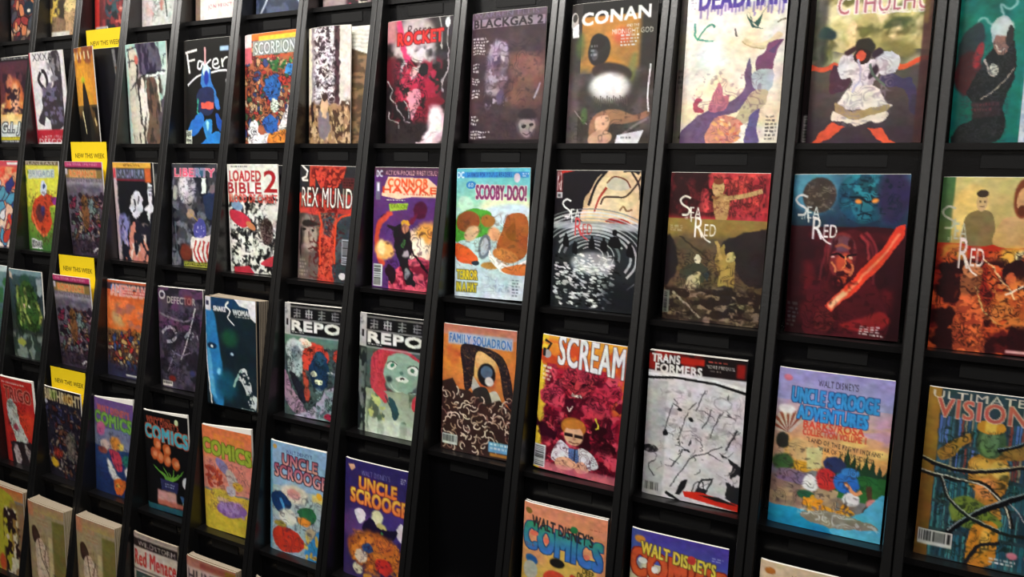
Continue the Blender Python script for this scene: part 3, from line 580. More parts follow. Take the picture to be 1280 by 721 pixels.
def r2c2(a):   # crucified figure on red above, sepia sea battle below
    a.r(0, 0, 1, .31, 'b8343c'); a.n(0, 0, 1, .31, 'e04c4c', .12, .5, 221, .15); a.n(0, 0, .6, .31, '28100f', .12, .48, 222, .12); a.r(0, 0, .35, .31, '2c1014', .06, .7); a.k(0, 0, 1, .31, '280c10', .045, .05, 25, .8, 2)
    a.e(.5, .1, .06, .06, 'c8a870'); a.e(.5, .06, .05, .02, '7c3c28'); a.p('b89058', .46, .17, .56, .14, .62, .18, .6, .31, .5, .31, sm=1); a.l('c8a46c', .045, .56, .17, .75, .15, .93, .115); a.l('8c5c38', .03, .5, .17, .44, .16); a.k(.4, .05, .95, .3, '4c1c18', .05, .03, 26, .6)
    a.g(.31, 1, '8c7440', '3c3028'); a.r(0, .31, 1, .45, '947a3c', .02, .6); a.n(0, .4, 1, 1, '5c4c38', .25, .5, 223, .3); a.p('2c2424', .56, .48, .7, .4, .95, .36, 1, .4, 1, .72, .8, .7, .66, .56, sm=1, b=.01); a.p('241e20', 0, .42, .1, .5, .14, .62, .06, .74, 0, .74, sm=1, b=.01)
    a.l('3c3024', .02, .12, .42, .3, .5, .48, .58); a.p('3c3c30', .16, .66, .3, .6, .44, .62, .42, .72, .2, .72, sm=1); a.e(.34, .575, .04, .03, 'd8ceb4'); a.p('b8a880', .26, .7, .38, .66, .36, .76, .22, .8, sm=1); a.p('303c40', .4, .68, .5, .62, .46, .72)
    a.p('a08848', .52, .54, .6, .46, .62, .54, .7, .56, .72, .66, .7, .8, .58, .76, .54, .64, sm=1); a.e(.67, .55, .045, .035, 'c8b878'); a.l('b89c58', .035, .58, .57, .54, .48, .52, .45); a.e(.49, .62, .04, .045, '786440')
    a.p('2c2222', .48, .82, .6, .74, .72, .78, .74, .95, .5, .95, sm=1, b=.01); a.n(0, .74, 1, 1, '84705c', .08, .55, 224, .06, .5); a.n(0, .74, 1, 1, '2c201c', .08, .52, 225, .08, .5); a.l('988878', .02, .1, .8, .25, .88, .4, .97); a.k(.08, .5, .98, 1, '201814', .08, .03, 27, .7)
    a.f(.02, .345, .2, .39, 3, 'b8a880', 5); a.w(.02, .07, 5, .32); a.bar(0, .8, .07, .95, 1, '707068'); sea_red(a, .12, .16, 'e8e4d8', 'f0ece0', 1.0)
def r2c3(a):   # pale tilted face above swirling black and white water
    a.r(0, 0, 1, .37, '17141a'); a.p('e0c49c', .38, .37, .36, .26, .44, .14, .58, .02, .98, 0, 1, .3, .96, .37, sm=1); a.r(.6, 0, .95, .37, 'e0c49c', .0); a.p('e8d0a8', .4, .33, .5, .1, .62, .05, .8, .1, .9, .37, .5, .37, sm=1)
    a.p('c8c0b0', .62, .09, .7, .05, .82, .07, .88, .12, .78, .14, .66, .13, sm=1); a.l('6c3428', .016, .62, .09, .7, .045, .83, .065, .89, .12); a.l('382420', .02, .56, .24, .6, .19, .72, .185, .84, .18, .95, .1, 1, .04); a.l('a83428', .03, .62, .12, .54, .2, .49, .3, tp=.4)
    a.p('a82420', .63, .36, .7, .33, .76, .335, .84, .34, .9, .37, sm=1); a.l('5c1814', .01, .64, .36, .76, .35, .88, .37); a.l('8c6444', .02, .78, .28, .82, .25, .86, .28, .92, .27, b=.004); a.l('3c2c28', .022, .88, .0, .98, .1, 1, .2); a.l('17141a', .04, .98, .02, .92, 0, .8, 0)
    a.p('c8a880', .36, .26, .38, .19, .44, .16, .46, .22, .42, .26, sm=1); a.l('17141a', .03, .42, .25, .5, .1, .62, .0); a.r(.02, .0, .1, .2, '5c1c20', .01); a.t('IMAGE', .03, .01, .09, .15, 'd8c8c8'); a.bar(.03, .16, .1, .2, 1, 'b8b8b8'); a.l('c83028', .03, .08, .015, .24, .005, tp=.9)
    a.r(0, .37, 1, 1, '22262a'); a.r(0, .37, 1, .42, 'aeb4b8', .02)
    for i in range(13):
        rr = .12 + i * .055; v = .6 + i * .004; rs = random.Random(i); a0 = rs.uniform(-3.3, -2.2); a1 = rs.uniform(-.6, .9)
        pts = []
        for j in range(9):
            an = a0 + (a1 - a0) * j / 8; pts += [.48 + rr * 1.15 * math.cos(an), v + rr * .48 * math.sin(an)]
        a.l(rs.choice(['d0d4d8', 'a0a6aa', '787e84', 'e0e4e8']), rs.uniform(.01, .03), *pts, al=.8)
    a.d(.05, .66, .75, .98, ['e8ecee', 'c8ccd0', 'a8acb0'], 260, .028, 31, 2.6, rot=10); a.d(.05, .6, .9, .98, ['0c0e10', '1c1e22'], 120, .03, 32, 2.5, rot=10); a.e(.5, .66, .26, .08, 'c8ccd0', 0, .03, .7); a.d(.3, .6, .72, .74, ['f4f4f4', '90969c', 'd8dce0'], 90, .026, 33, 2.5, rot=8)
    a.r(.62, .8, 1, 1, '14161c', .08, .75)
    for (u, v, s) in ((.17, .49, .8), (.28, .54, .7), (.48, .5, .8), (.62, .51, .9), (.74, .48, 1.5), (.92, .54, .9)): a.e(u, v - .03 * s, .02 * s, .016 * s, '0c0c10'); a.p('0c0c10', u - .04 * s, v + .05, u - .03 * s, v - .01, u + .03 * s, v - .01, u + .05 * s, v + .06, sm=1)
    sea_red(a, .11, .21, 'eceeee', 'c84c4c', .95)
def r2c4(a):   # light blue all-ages cover with brown, green and white shapes
    a.g(0, .3, '58b4cc', '9cd4b4'); a.g(.3, 1, 'a8d4cc', 'c8d8e4'); a.e(.7, .3, .35, .1, 'e4ecc0', 0, .08); a.e(.62, .36, .4, .08, 'cfe4ee', -10, .03); a.e(.15, .28, .12, .06, 'b8e0cc', 30, .02)
    a.r(.02, .03, .98, .075, '3888c8', .004); a.t('DC', .02, .03, .12, .075, 'd8eef8', bold=.006); a.t('SAVINGS FOR YOUNG READERS', .16, .035, .76, .07, '1c3c8c'); a.e(.83, .075, .04, .035, 'd8c8d8'); a.f(.9, .04, .98, .075, 2, 'e8f0f8', 4)
    a.e(.22, .13, .07, .03, '2878c0'); a.t('60', .18, .115, .25, .145, 'e8f4f8'); a.t('SCOOBY-DOO!', .29, .13, .95, .235, '7c2c5c', o='e8dcd8', ow=.008, bold=.012, dv=.01)
    a.p('4ca038', 0, .4, .14, .33, .3, .31, .5, .34, .5, .45, .4, .52, .1, .56, 0, .56, sm=1); a.e(.18, .41, .17, .08, '8c4c28', -10, .01); a.e(.24, .5, .12, .05, 'd8b088', -35, .02)
    a.e(.46, .4, .1, .05, 'a86c34', 0, .01); a.e(.55, .5, .1, .05, 'e0a474', 30, .02); a.p('a85c2c', .66, .46, .74, .35, .96, .36, .98, .62, .86, .7, .7, .68, .58, .62, sm=1); a.e(.7, .66, .18, .05, 'c07c40', 15, .01); a.p('8c5020', .7, .5, .8, .4, .82, .54, sm=1, b=.01)
    a.p('d85c2c', 0, .58, .14, .6, .32, .68, .3, .74, .1, .73, 0, .68, sm=1); a.e(.42, .6, .08, .1, '64707c', 12, .006); a.e(.42, .6, .05, .07, 'b0bcc4', 12, .006); a.e(.55, .74, .18, .03, 'b88440', -5, .01); a.p('f4f4f0', .48, .62, .56, .68, .8, .74, 1, .68, 1, .76, .7, .8, .5, .7, sm=1)
    a.e(.3, .73, .05, .02, '26303c'); a.p('d8783c', .66, .76, .98, .72, .98, .8, .74, .8, sm=1); a.n(.4, .8, 1, 1, 'd8e4f0', .15, .5, 241, .1); a.k(.35, .8, .85, .98, '8c9cb4', .1, .03, 28, .7)
    a.k(0, .33, 1, .8, '4c3424', .12, .015, 29, .5); a.w(.01, .1, 5, .3, .78); a.t('TERROR', .04, .79, .33, .86, 'd8c034', o='5c5c3c', ow=.008, bold=.008); a.t('IN A HAT', .04, .89, .33, .955, 'd0c034', o='5c5c3c', ow=.008, bold=.008); a.f(.8, .84, .9, .98, 6, '60707c', 9)
def r2c5(a):   # purple cover, archer, pink ground
    a.r(0, 0, 1, 1, '57306f'); a.r(0, 0, 1, .07, '4a2c44'); a.t('ACTION-PACKED FIRST ISSUE!', .2, .03, .97, .065, 'f0b8c0', bold=.003); a.t('DC', .05, .03, .15, .08, 'd8e0f0', bold=.005); a.r(.04, .12, .12, .27, '6c6880'); a.t('1', .06, .13, .1, .2, 'e0e0f0')
    a.e(.18, .4, .06, .02, '2c1438'); a.l('d04c38', .08, .3, .37, .12, .45, .08, .58, .12, .74, .2, .8, b=.01); a.e(.2, .68, .16, .08, 'f0b060', 0, .03); a.e(.16, .66, .07, .06, 'f8e0a0', 0, .02); a.e(.75, .62, .24, .14, 'f4d8b8', 0, .03); a.e(.84, .52, .14, .09, 'f0a850', 0, .04); a.e(.72, .66, .14, .1, 'fff0d8', 0, .03)
    a.p('e05870', .3, 1, .4, .84, .7, .72, .95, .78, .9, 1, sm=1); a.n(.3, .74, .95, 1, '7c1c34', .12, .58, 251, .08)
    a.e(.74, .34, .1, .07, '4a1430', 30, .01); a.e(.62, .42, .1, .02, '6c1c38', -40, .01)
    a.p('1c1a1e', .34, .52, .46, .46, .58, .5, .64, .66, .58, .76, .7, .95, .56, .94, .46, .8, .38, .68, sm=1); a.e(.52, .455, .07, .03, 'd89c34'); a.e(.52, .49, .055, .035, 'b87c5c'); a.l('1c1418', .028, .5, .55, .7, .72, .92, .87); a.l('221c24', .05, .36, .5, .24, .48); a.e(.5, .62, .02, .04, '3c6c38', 20)
    a.p('26141c', .26, .8, .4, .86, .34, .96, .24, .88, sm=1); a.e(.54, .7, .05, .03, 'b0a0b0', 60, .01); a.e(.56, .86, .04, .05, '8c8c94', 0, .01); a.k(.2, .45, .95, 1, '240c20', .12, .02, 33, .7); a.w(.025, .07, 8, .36)
    a.p('f4c8a8', .14, .22, .24, .08, .84, .09, .97, .15, .96, .24, .6, .24, .4, .26, .14, .235); a.t('CONNOR', .24, .095, .84, .16, 'e8542c', bold=.009); a.t('HAWKE', .16, .16, .96, .21, 'd84424', bold=.009); a.f(.48, .215, .95, .235, 1, 'c04838', 3)
    a.p('98b83c', .26, .3, .56, .29, .54, .34, .28, .36); a.t('DRAGON', .3, .3, .54, .335, '4c6818'); a.f(.22, .265, .54, .28, 1, 'd8d8c8', 1); a.bar(.03, .8, .18, .985, 1, 'd8dce0')
def r2c6(a):   # grey face, red ornate column, scratchy white title
    a.r(0, 0, 1, 1, '2a2a2e'); a.g(.38, 1, '4c403c', '6c5c58', 0, .45); a.e(.2, .58, .16, .16, '8c7c74', 0, .03); a.e(.24, .62, .11, .12, 'a49488', 0, .02); a.e(.22, .5, .14, .03, '2c2422', 0, .01); a.e(.12, .55, .035, .012, '1c1816'); a.e(.28, .56, .03, .012, '1c1816'); a.l('5c4840', .02, .2, .57, .22, .65, .26, .66); a.l('4c2c28', .02, .2, .72, .3, .71)
    a.n(0, .42, .14, 1, '241c1c', .08, .5, 261, .1, 3); a.p('343c44', .6, .4, 1, .36, 1, 1, .6, 1); a.n(.6, .4, 1, 1, '4c5458', .15, .5, 262, .2)
    a.r(.2, .0, .3, .22, 'c04434'); a.p('c84434', .3, 0, .82, 0, .78, .1, .66, .2, .62, .3, .7, .4, .62, .9, .66, 1, .36, 1, .4, .85, .36, .7, .44, .4, .42, .22, .3, .1)
    a.r(0, .24, .95, .4, 'b83c34', .01); a.p('30444c', .42, .4, .66, .4, .58, .62, .46, .58, b=.01); a.r(.02, .38, .4, .42, 'd0483c', .008); a.k(.2, 0, .85, 1, '4c0c10', .07, .045, 34, .95, 1, (.4, .5, .6)); a.k(.35, .38, .7, 1, 'e87858', .08, .02, 35, .7)
    a.l('d8482c', .03, .38, .4, .42, .5, .4, .64, .42, .86); a.l('d8482c', .03, .92, .4, .72, .44, .66, .56, .66, .84); a.r(.76, .1, .98, .2, '6c2424', .01, .7); a.f(.78, .11, .96, .18, 3, '2a1010', 4)
    for q in ((.05, .0, .16, .05, .14, .1, .05, .12), (.06, .13, .17, .13)): a.l('eceae4', .03, *q, sm=0)
    a.w(.015, .08, 5, .3, 1); a.t('REX MUNDI', .06, .19, .97, .36, 'f0ece4', o='2c1814', ow=.008, bold=.004); a.bar(.78, .62, .92, .84, 1, 'b8bcc8'); a.e(.8, .94, .06, .03, 'e8e8e8', 0, .005); a.f(.04, .82, .2, .98, 5, '9c8c84', 2)
def r2c7(a):   # white cover, red block title, black ink brawl
    a.r(0, 0, 1, 1, 'e4e4dc'); a.d(.04, .3, .96, 1, ['17171a', '26262a'], 150, .055, 271, 2.2); a.k(.02, .28, .98, 1, '101012', .09, .06, 36, .95); a.n(.02, .3, .98, 1, 'e8e8e0', .07, .6, 272, .04); a.p('c83448', .05, .42, .3, .44, .46, .52, .3, .58, .06, .5, sm=1); a.e(.46, .56, .1, .03, 'c88458', 30); a.e(.2, .38, .12, .04, '7c9cb8', 10, .01)
    a.e(.76, .6, .12, .12, '2c1c1c', 0, .01); a.k(.6, .48, .95, .74, '9c8c88', .05, .04, 37, .8); a.p('d03c4c', .62, .9, .9, .82, .84, .92, sm=1); a.p('b83040', .1, .95, .4, .93, .5, 1, .1, 1); a.l('101010', .03, .4, .3, .6, .34, .8, .3, .98, .32); a.r(.8, .36, .98, .5, 'dcdcd4', .02)
    a.t('LOADED', .07, .06, .68, .155, 'b83038', bold=.012); a.t('BIBLE', .02, .17, .68, .265, 'a82830', bold=.012); a.t('2', .74, .06, .97, .25, 'a82028', bold=.012); a.t('BLOOD OF CHRIST', .04, .275, .97, .345, 'd04c40', bold=.008); a.f(.1, .02, .6, .04, 1, '303030', 2)
def r2c8(a):   # grey statue and robot head with flag robe
    a.r(0, 0, 1, 1, '3c3c44'); a.n(0, .05, 1, 1, '6c6c78', .14, .5, 281, .12); a.n(0, 0, 1, 1, '1c1e28', .14, .56, 282, .08); a.e(.36, .24, .2, .15, 'b4b0b8', 0, .02); a.e(.3, .22, .1, .09, 'd8d4dc', 0, .02); a.e(.1, .28, .06, .08, 'a8a8a4', 0, .01); a.k(.1, .1, .7, .6, '282834', .08, .04, 38, .8)
    a.r(.68, .14, .78, .28, 'e4eae4', .004); a.r(.86, .2, .95, .36, '7c6870', .01); a.p('24304c', .7, .3, 1, .26, 1, .56, .76, .5, b=.01); a.e(.44, .48, .08, .05, 'a88c74', 10, .01); a.l('a8904c', .016, .44, .48, .64, .56); a.p('4a4c98', .52, .6, .66, .52, .76, .58, .74, .72, .54, .7, sm=1)
    a.d(.56, .6, .72, .7, ['c8c8e8'], 14, .012, 3); a.p('e8e0dc', .46, .72, .74, .7, .9, .68, .92, .84, .8, .94, .56, .97, .46, .86, sm=1)
    for i in range(4): a.l('b83838', .035, .56 + i * .09, .74, .52 + i * .09, .85, .62 + i * .08, .95)
    a.e(.34, .86, .14, .08, '6c3024', 20, .03); a.r(.3, .945, .88, 1, '98983c', .01); a.f(.32, .95, .86, .99, 2, '302c10', 4); a.l('505864', .02, .1, .56, .14, .8, .12, .98)
    a.w(.02, .07, 5, .15); a.t('LIBERTY', .1, .05, .95, .125, 'e0607c', o='e8d0dc', ow=.006, bold=.012); a.r(.54, .04, .76, .13, '4888b8', .02, .6)
def r2c9(a):   # black cover, pale mask face, orange top band
    a.r(0, 0, 1, 1, '17181e'); a.r(0, 0, .95, .06, 'e8b048'); a.t('SPECIAL', .3, .015, .7, .045, '5c3c10'); a.r(0, .06, .12, 1, 'd8c0c8', .02); a.r(0, .06, .1, .16, 'd04858'); a.r(.14, .07, .8, .16, '8488ac', .01); a.t('SAMURAI', .16, .075, .8, .16, '3c4048', bold=.01); a.r(.1, .17, .8, .185, 'b82c40'); a.r(.8, .06, .94, .2, 'd86838', .01)
    a.e(.55, .42, .15, .14, 'dcdce8', 10, .006); a.l('1c1c28', .03, .5, .36, .52, .44, .48, .5); a.l('1c1c28', .03, .62, .34, .58, .42); a.p('e8e8f0', .84, .2, .96, .22, .92, .4, 1, .46, .9, .5, .84, .6, .8, .48, .7, .46, .84, .4); a.n(.05, .5, .4, .95, '8480b8', .1, .5, 291, .08, 2)
    a.p('d08474', .4, .62, .6, .6, .7, .76, .8, .9, .8, 1, .4, 1, .2, .98, .3, .86, sm=1); a.n(.2, .6, .9, 1, 'e8d0c8', .1, .55, 292, .06, 2); a.n(.1, .55, .9, 1, '20202c', .09, .55, 293, .05, 2); a.w(.03, .08, 5, .2); a.f(.86, .24, .98, .34, 3, '303038', 3)
def r2c10(a):  # grey-violet battle cover under a magenta strip
    a.r(0, 0, 1, 1, '6c6470'); a.r(0, 0, 1, .06, 'b83c6c'); a.t('WE WERE THE FIRST', .1, .015, .9, .045, 'f0a8c4'); a.r(0, .06, 1, .085, '1c1214'); a.r(.02, .09, .98, .17, '8c7440', .01); a.t('ROMANCE', .16, .095, .84, .16, 'd8703c', o='e0c890', ow=.01, bold=.008); a.r(0, .08, .1, .14, 'c8c0c8'); a.t('ADVENTURES', .12, .175, .98, .22, '9c8c9c', bold=.006)
    a.g(.22, .45, '9c94a0', '807884'); a.n(0, .22, 1, .5, '5c5462', .2, .5, 301, .2); a.d(.1, .36, .95, .95, ['7c5840', '4c2c38', 'a8848c', '2c2430', '8c3048', '6c7c78', 'b89c84'], 110, .07, 302, 2.2, ink='1c141c')
    a.p('7c5434', .4, .42, .48, .34, .56, .4, .56, .6, .5, .72, .4, .64, sm=1); a.p('7c8c8c', .58, .4, .7, .36, .72, .55, .6, .6, b=.01); a.r(0, .82, 1, 1, '342838', .06, .8); a.k(0, .35, 1, 1, '120c14', .1, .03, 39, .9); a.l('c8c0c4', .03, .6, .94, .72, .92, .7, .98); a.w(.03, .07, 5, .24)
def r2c11(a):  # lime and yellow cover, red cloaked figure
    a.g(0, .5, 'e0d84c', 'd8d848'); a.g(.5, 1, '9cb43c', '3c6c34'); a.r(0, 0, 1, .05, '6c5c48'); a.t('PLANETARY', .05, .01, .95, .045, 'd8d0c0'); a.p('c8d4cc', .12, .1, .88, .09, .88, .18, .12, .2); a.t('BRIGADE', .16, .105, .86, .175, '8898b0', bold=.006); a.n(0, .05, .2, .5, '6c9030', .12, .5, 311, .1)
    a.p('c84428', .3, .42, .5, .36, .8, .38, .92, .46, .7, .5, .74, .66, .6, .8, .3, .74, .16, .62, .22, .5, sm=1); a.e(.55, .3, .1, .08, 'cfd8e8'); a.e(.56, .27, .04, .04, '30406c'); a.p('8c2c80', .74, .4, .96, .4, .9, .5, sm=1); a.e(.42, .58, .12, .1, '5c2c30', 0, .02); a.e(.5, .55, .06, .05, '38346c', 0, .01)
    a.l('e87848', .05, .2, .54, .26, .7, .44, .8, .6, .82); a.k(.1, .3, .95, .95, '401818', .1, .025, 40, .8); a.bar(.12, .88, .42, .98, 0); a.w(.03, .08, 5, .2)
def r2c12(a):  # red, blue and white action cover
    a.g(0, 1, 'e89868', 'f0e0d8'); a.r(0, 0, 1, .07, 'd04858'); a.n(0, .05, 1, .35, 'e0503c', .2, .45, 321, .15); a.d(.0, .2, 1, .95, ['2c58b0', 'd84434', 'f0f0f0', '58a8c8', 'e0a070', '2c3478'], 60, .13, 322, 2, ink='30203c'); a.w(.04, .1, 5, .08); a.r(.6, .02, .95, .05, 'f0e8e8')

def r3c0(a): a.sub(r3c0_left, .80)
def r3c0_left(a):   # golden armoured figure wrapped in cables, library behind
    a.r(0, 0, 1, 1, '2c4048'); a.r(0, 0, .13, 1, '7c5c2c'); a.g(0, 1, '94702c', '6c4c24', 0, .12)
    for i in range(30):
        u = .14 + i * .029; rs = random.Random(i)
        for j in range(5): a.r(u, .16 + j * .17, u + rs.uniform(.012, .024), .16 + j * .17 + .15, rs.choice(['3c6478', '7c3c34', '2c4c64', '8c8468', '346c70', '23303c', '506cac'] if j < 2 else ['2c6478', '244c5c', '3c7c84', '1c3440', '48888c']), .0, .9)
    a.p('9c7430', .14, .36, .3, .28, .42, .24, .44, .28, .34, .34, .3, .38, .18, .42, sm=1); a.p('8c6c34', .6, .32, .78, .28, 1, .26, 1, .32, .8, .36, sm=1)
    a.p('b07c34', .44, .4, .56, .34, .74, .34, .82, .42, .8, .54, .74, .6, .78, .7, .62, .74, .5, .7, .54, .58, .46, .52, sm=1); a.p('6c7c34', .3, .66, .5, .6, .76, .7, .76, .76, .4, .78, sm=1, b=.01)
    a.p('c8822c', .54, .76, .76, .74, .76, .94, .66, 1, .5, 1, sm=1); a.e(.66, .84, .05, .07, 'e8b050', 0, .02); a.e(.55, .42, .1, .05, 'd8ac50', 20, .02); a.e(.72, .42, .09, .05, 'd8b458', -10, .02); a.e(.62, .54, .1, .06, 'e0904c', 0, .03)
    a.e(.62, .27, .14, .1, '3c5438', 0, .01); a.e(.61, .28, .09, .08, '5c7c50', 0, .01); a.e(.61, .19, .13, .04, 'b8842c'); a.r(.56, .16, .66, .22, 'd8b44c', .006); a.l('2c3c28', .02, .56, .29, .61, .31, .67, .28, al=.7)
    a.k(.14, .2, .95, 1, '141c18', .1, .03, 41, .8)
    for (c, w, q) in (('141418', .05, (0, .42, .3, .46, .6, .44, 1, .38)), ('b8b08c', .012, (0, .41, .3, .45, .6, .43, 1, .37)), ('181818', .04, (0, .5, .3, .52, .6, .52, .8, .62, .9, .74)), ('d0ccb8', .012, (0, .49, .3, .51, .6, .53, .8, .62, .88, .74)),
                      ('0e1014', .06, (.3, .84, .5, .72, .75, .62, 1, .54)), ('8c9ca0', .012, (.3, .825, .5, .705, .75, .6, 1, .525)), ('1c2020', .04, (.2, .52, .3, .64, .5, .72, .8, .78, 1, .78)), ('a8aca0', .01, (.2, .5, .3, .63, .5, .71, .8, .77)),
                      ('101418', .035, (.7, .32, .9, .26, 1, .2)), ('788c98', .01, (.7, .31, .9, .25, 1, .19)), ('1c1c20', .04, (.5, 1, .6, .88, .8, .84)), ('a8a8a8', .01, (.84, .6, .95, .66, 1, .7))): a.l(c, w, *q)
    a.w(.012, .1, 5, .15); a.t('ULTIMATE', .05, .015, .9, .06, 'cfc8b8', bold=.004); a.t('VISION', .1, .06, .92, .165, 'b0584c', o='d8c8b0', ow=.006, bold=.008); a.bar(.03, .84, .36, .93, 0, 'c8c8c4'); a.f(.72, .93, .98, .97, 2, 'd8d8d8', 3); a.e(.92, .9, .05, .02, 'd87c90', 0, .01)
def r3c1(a):   # lavender-to-orange sky, blue lettering, lake with pines
    a.g(0, .2, '9c94d0', '9ca0cc'); a.g(.2, .5, 'b8a0b8', 'e8a85c'); a.g(.5, .62, 'e8b46c', 'dca864'); a.n(.4, .2, 1, .42, 'c8a0b8', .2, .55, 331, .2, .3); a.n(.5, .3, 1, .52, 'f0c878', .2, .55, 332, .2, .3); a.r(0, 0, .1, .9, '8c88b8', .02, .35)
    for i in range(9): h = [.06, .1, .15, .11, .07, .12, .09, .06, .05][i]; u = .55 + i * .055; a.p('24402c', u - .06, .66, u, .58 - h, u + .06, .66)
    a.g(.6, .76, '2c6434', '347038', .5, 1); a.k(.5, .58, 1, .76, '1c4024', .1, .03, 43, .7)
    for i in range(13): an = math.radians(-178 + i * 11); a.l('8c4c3c' if i % 2 else 'c8b8ac', .028, .14, .4, .14 + .17 * math.cos(an), .4 + .14 * math.sin(an), sm=0)
    a.e(.1, .26, .08, .03, 'e8e4e8', 0, .02); a.e(.26, .5, .13, .07, 'd8b078', 0, .01); a.e(.08, .46, .06, .05, '2c2c28', 0, .01); a.e(.24, .61, .12, .04, 'd89c30', 0, .01); a.p('cfc890', .3, .48, .44, .46, .45, .6, .32, .62, b=.006); a.e(.1, .6, .1, .06, '3c5c34', 0, .02); a.e(.2, .68, .16, .05, '7c6884', 0, .01)
    a.g(.72, .9, 'b89c7c', 'a88c70', 0, .6); a.n(0, .66, .8, .9, '8c7468', .12, .5, 333, .15, .5); a.e(.56, .56, .1, .05, '2c3860', 0, .01); a.e(.5, .66, .1, .07, 'c83434', 0, .008); a.e(.67, .66, .11, .07, '2c6cc0', 0, .008); a.e(.7, .59, .08, .03, '3c84d0', 0, .006); a.e(.72, .76, .07, .04, 'f0ecf0', 0, .006)
    a.e(.36, .7, .07, .05, 'e8e4e8', 0, .008); a.e(.33, .78, .08, .03, '2c6444', 0, .008); a.d(.34, .8, .74, .87, ['f0a830', 'e89828'], 22, .045, 4, 2.2); a.l('4c3c2c', .05, .86, .66, .88, .76, .84, .84); a.e(.92, .76, .07, .03, 'd88c8c', 0, .01); a.l('e8a070', .03, .66, .66, .74, .72, .8, .7)
    a.g(.88, 1, '2ca0cc', '1c84b4'); a.p('58b8dc', .6, .9, .8, .84, 1, .7, 1, 1, .6, 1, sm=1); a.p('8c8474', .3, .9, .5, .86, .86, .88, .96, .91, .7, .95, .4, .95, sm=1); a.k(.25, .85, 1, .96, 'e8f0f0', .09, .03, 44, .8); a.k(0, .45, .8, .88, '2c2028', .09, .02, 42, .7); a.w(.012, .07, 5, .42)
    a.t('WALT DISNEY\'S', .36, .05, .7, .095, '2c2438', bold=.003); a.t('UNCLE SCROOGE', .14, .115, .88, .205, '3c94d8', o='203c70', ow=.006, bold=.014, dv=.01); a.t('ADVENTURES', .2, .225, .8, .305, '3c94d8', o='203c70', ow=.006, bold=.014, dv=.008)
    a.t('BARKS/ROSA', .26, .315, .78, .36, 'd04030', bold=.005); a.t('COLLECTION VOLUME 1', .26, .365, .8, .405, 'c83c2c', bold=.004); a.t('"LAND OF THE PYGMY INDIANS"', .3, .415, .95, .445, '2c2024', dv=.03); a.t('"WAR OF THE WENDIGO"', .4, .46, .88, .49, '2c2024', dv=.03); a.e(.09, .06, .04, .02, 'c87088', 10, .005)
def r3c2(a):   # black ink line art on white, dark top band
    a.r(0, 0, 1, 1, 'd2ced2'); a.r(0, .2, .22, 1, 'b4b4b6', .01); a.k(.15, .22, 1, .6, '8c888c', .18, .012, 51, .8); a.k(.2, .22, 1, .62, 'a09ca0', .1, .012, 52, .6)
    for i in range(9): rs = random.Random(i); u = .2 + i * .08; a.l('4c484c', .012, u, rs.uniform(.3, .6), u + .08, rs.uniform(.2, .4), sm=0)
    a.e(.36, .38, .025, .012, '17171a', 20); a.e(.48, .43, .03, .014, '17171a', 30); a.l('2c2c30', .02, .84, .6, .94, .46, sm=0); a.d(.36, .56, .5, .68, ['17171a'], 12, .025, 5, 3); a.e(.22, .55, .03, .02, '17171a'); a.e(.06, .68, .1, .03, '232326', -5); a.n(0, .62, .16, .72, 'b4b4b6', .04, .55, 53, .05)
    for q in ((.3, .92, .5, .7, .66, .64, .8, .58), (.66, .64, .9, .72, .8, .84), (.52, .94, .56, .86, .66, .84), (.14, .86, .06, .8, .14, .74), (.3, .78, .4, .68)): a.l('38383c', .012, *q)
    a.p('242428', .78, .62, 1, .7, 1, .96, .86, .92, .84, .82, .92, .8, .86, .7); a.n(.76, .62, 1, .95, 'd8d4d8', .07, .55, 54, .05, 2); a.p('1c1c20', .36, .96, .42, .86, .48, .84, .46, .9, .4, .96); a.p('242428', .54, .95, .62, .82, .74, .8, .66, .95); a.p('d8d4d8', .6, .88, .64, .83, .71, .82, .68, .89); a.l('1c1c20', .015, .64, .84, .66, .92, sm=0); a.l('17171a', .03, .26, .955, .4, 1.0, sm=0)
    for i in range(46):
        rs = random.Random(100 + i); u = rs.uniform(.12, .95); v = rs.uniform(.24, .9); dx = rs.uniform(-.12, .12); dv = rs.uniform(-.06, .06); a.l(rs.choice(['8c888c', 'a09ca0', '68646a', '48444a']), rs.uniform(.006, .011), u, v, u + dx * .5 + .02, v + dv * .4, u + dx, v + dv, al=.8)
    a.e(.78, .3, .09, .045, 'a8a4a8', 10); a.e(.78, .3, .075, .035, 'd2ced2', 10)
    a.w(.012, .06, 5, .2); a.p('cc2a1e', .44, .93, .62, .915, 1, .95, 1, 1, .46, .965); a.p('24201f', .6, .935, .8, .925, 1, .96, .78, .955); a.bar(.02, .9, .19, .985, 0, 'b0b0b0')
    a.r(0, 0, 1, .135, '1a1214'); a.n(0, 0, .6, .13, '8c1c18', .15, .5, 55, .2); a.r(0, .02, .1, .13, '7c1c18', .02); a.t('TRANS', .04, .02, .33, .075, 'dcdcdc', bold=.009); a.t('FORMERS', .08, .085, .56, .14, 'dcdcdc', bold=.009); a.r(.34, .025, .58, .07, 'b02418', .01); a.f(.62, .03, .82, .045, 1, 'c05048', 1); a.t('MOVIE PREQUEL', .6, .055, .88, .08, 'e0d8d8', bold=.002); a.f(.64, .09, .8, .1, 1, 'c0b0b0', 2); a.r(.9, .03, .98, .12, '8c1c18', .02)
    a.p('e8e8ea', 0, .155, .3, .14, .7, .15, 1, .18, 1, .2, .7, .17, .3, .16, 0, .18); a.p('121214', 0, .18, .3, .158, .7, .168, 1, .205, 1, .225, .7, .185, .3, .175, 0, .2)
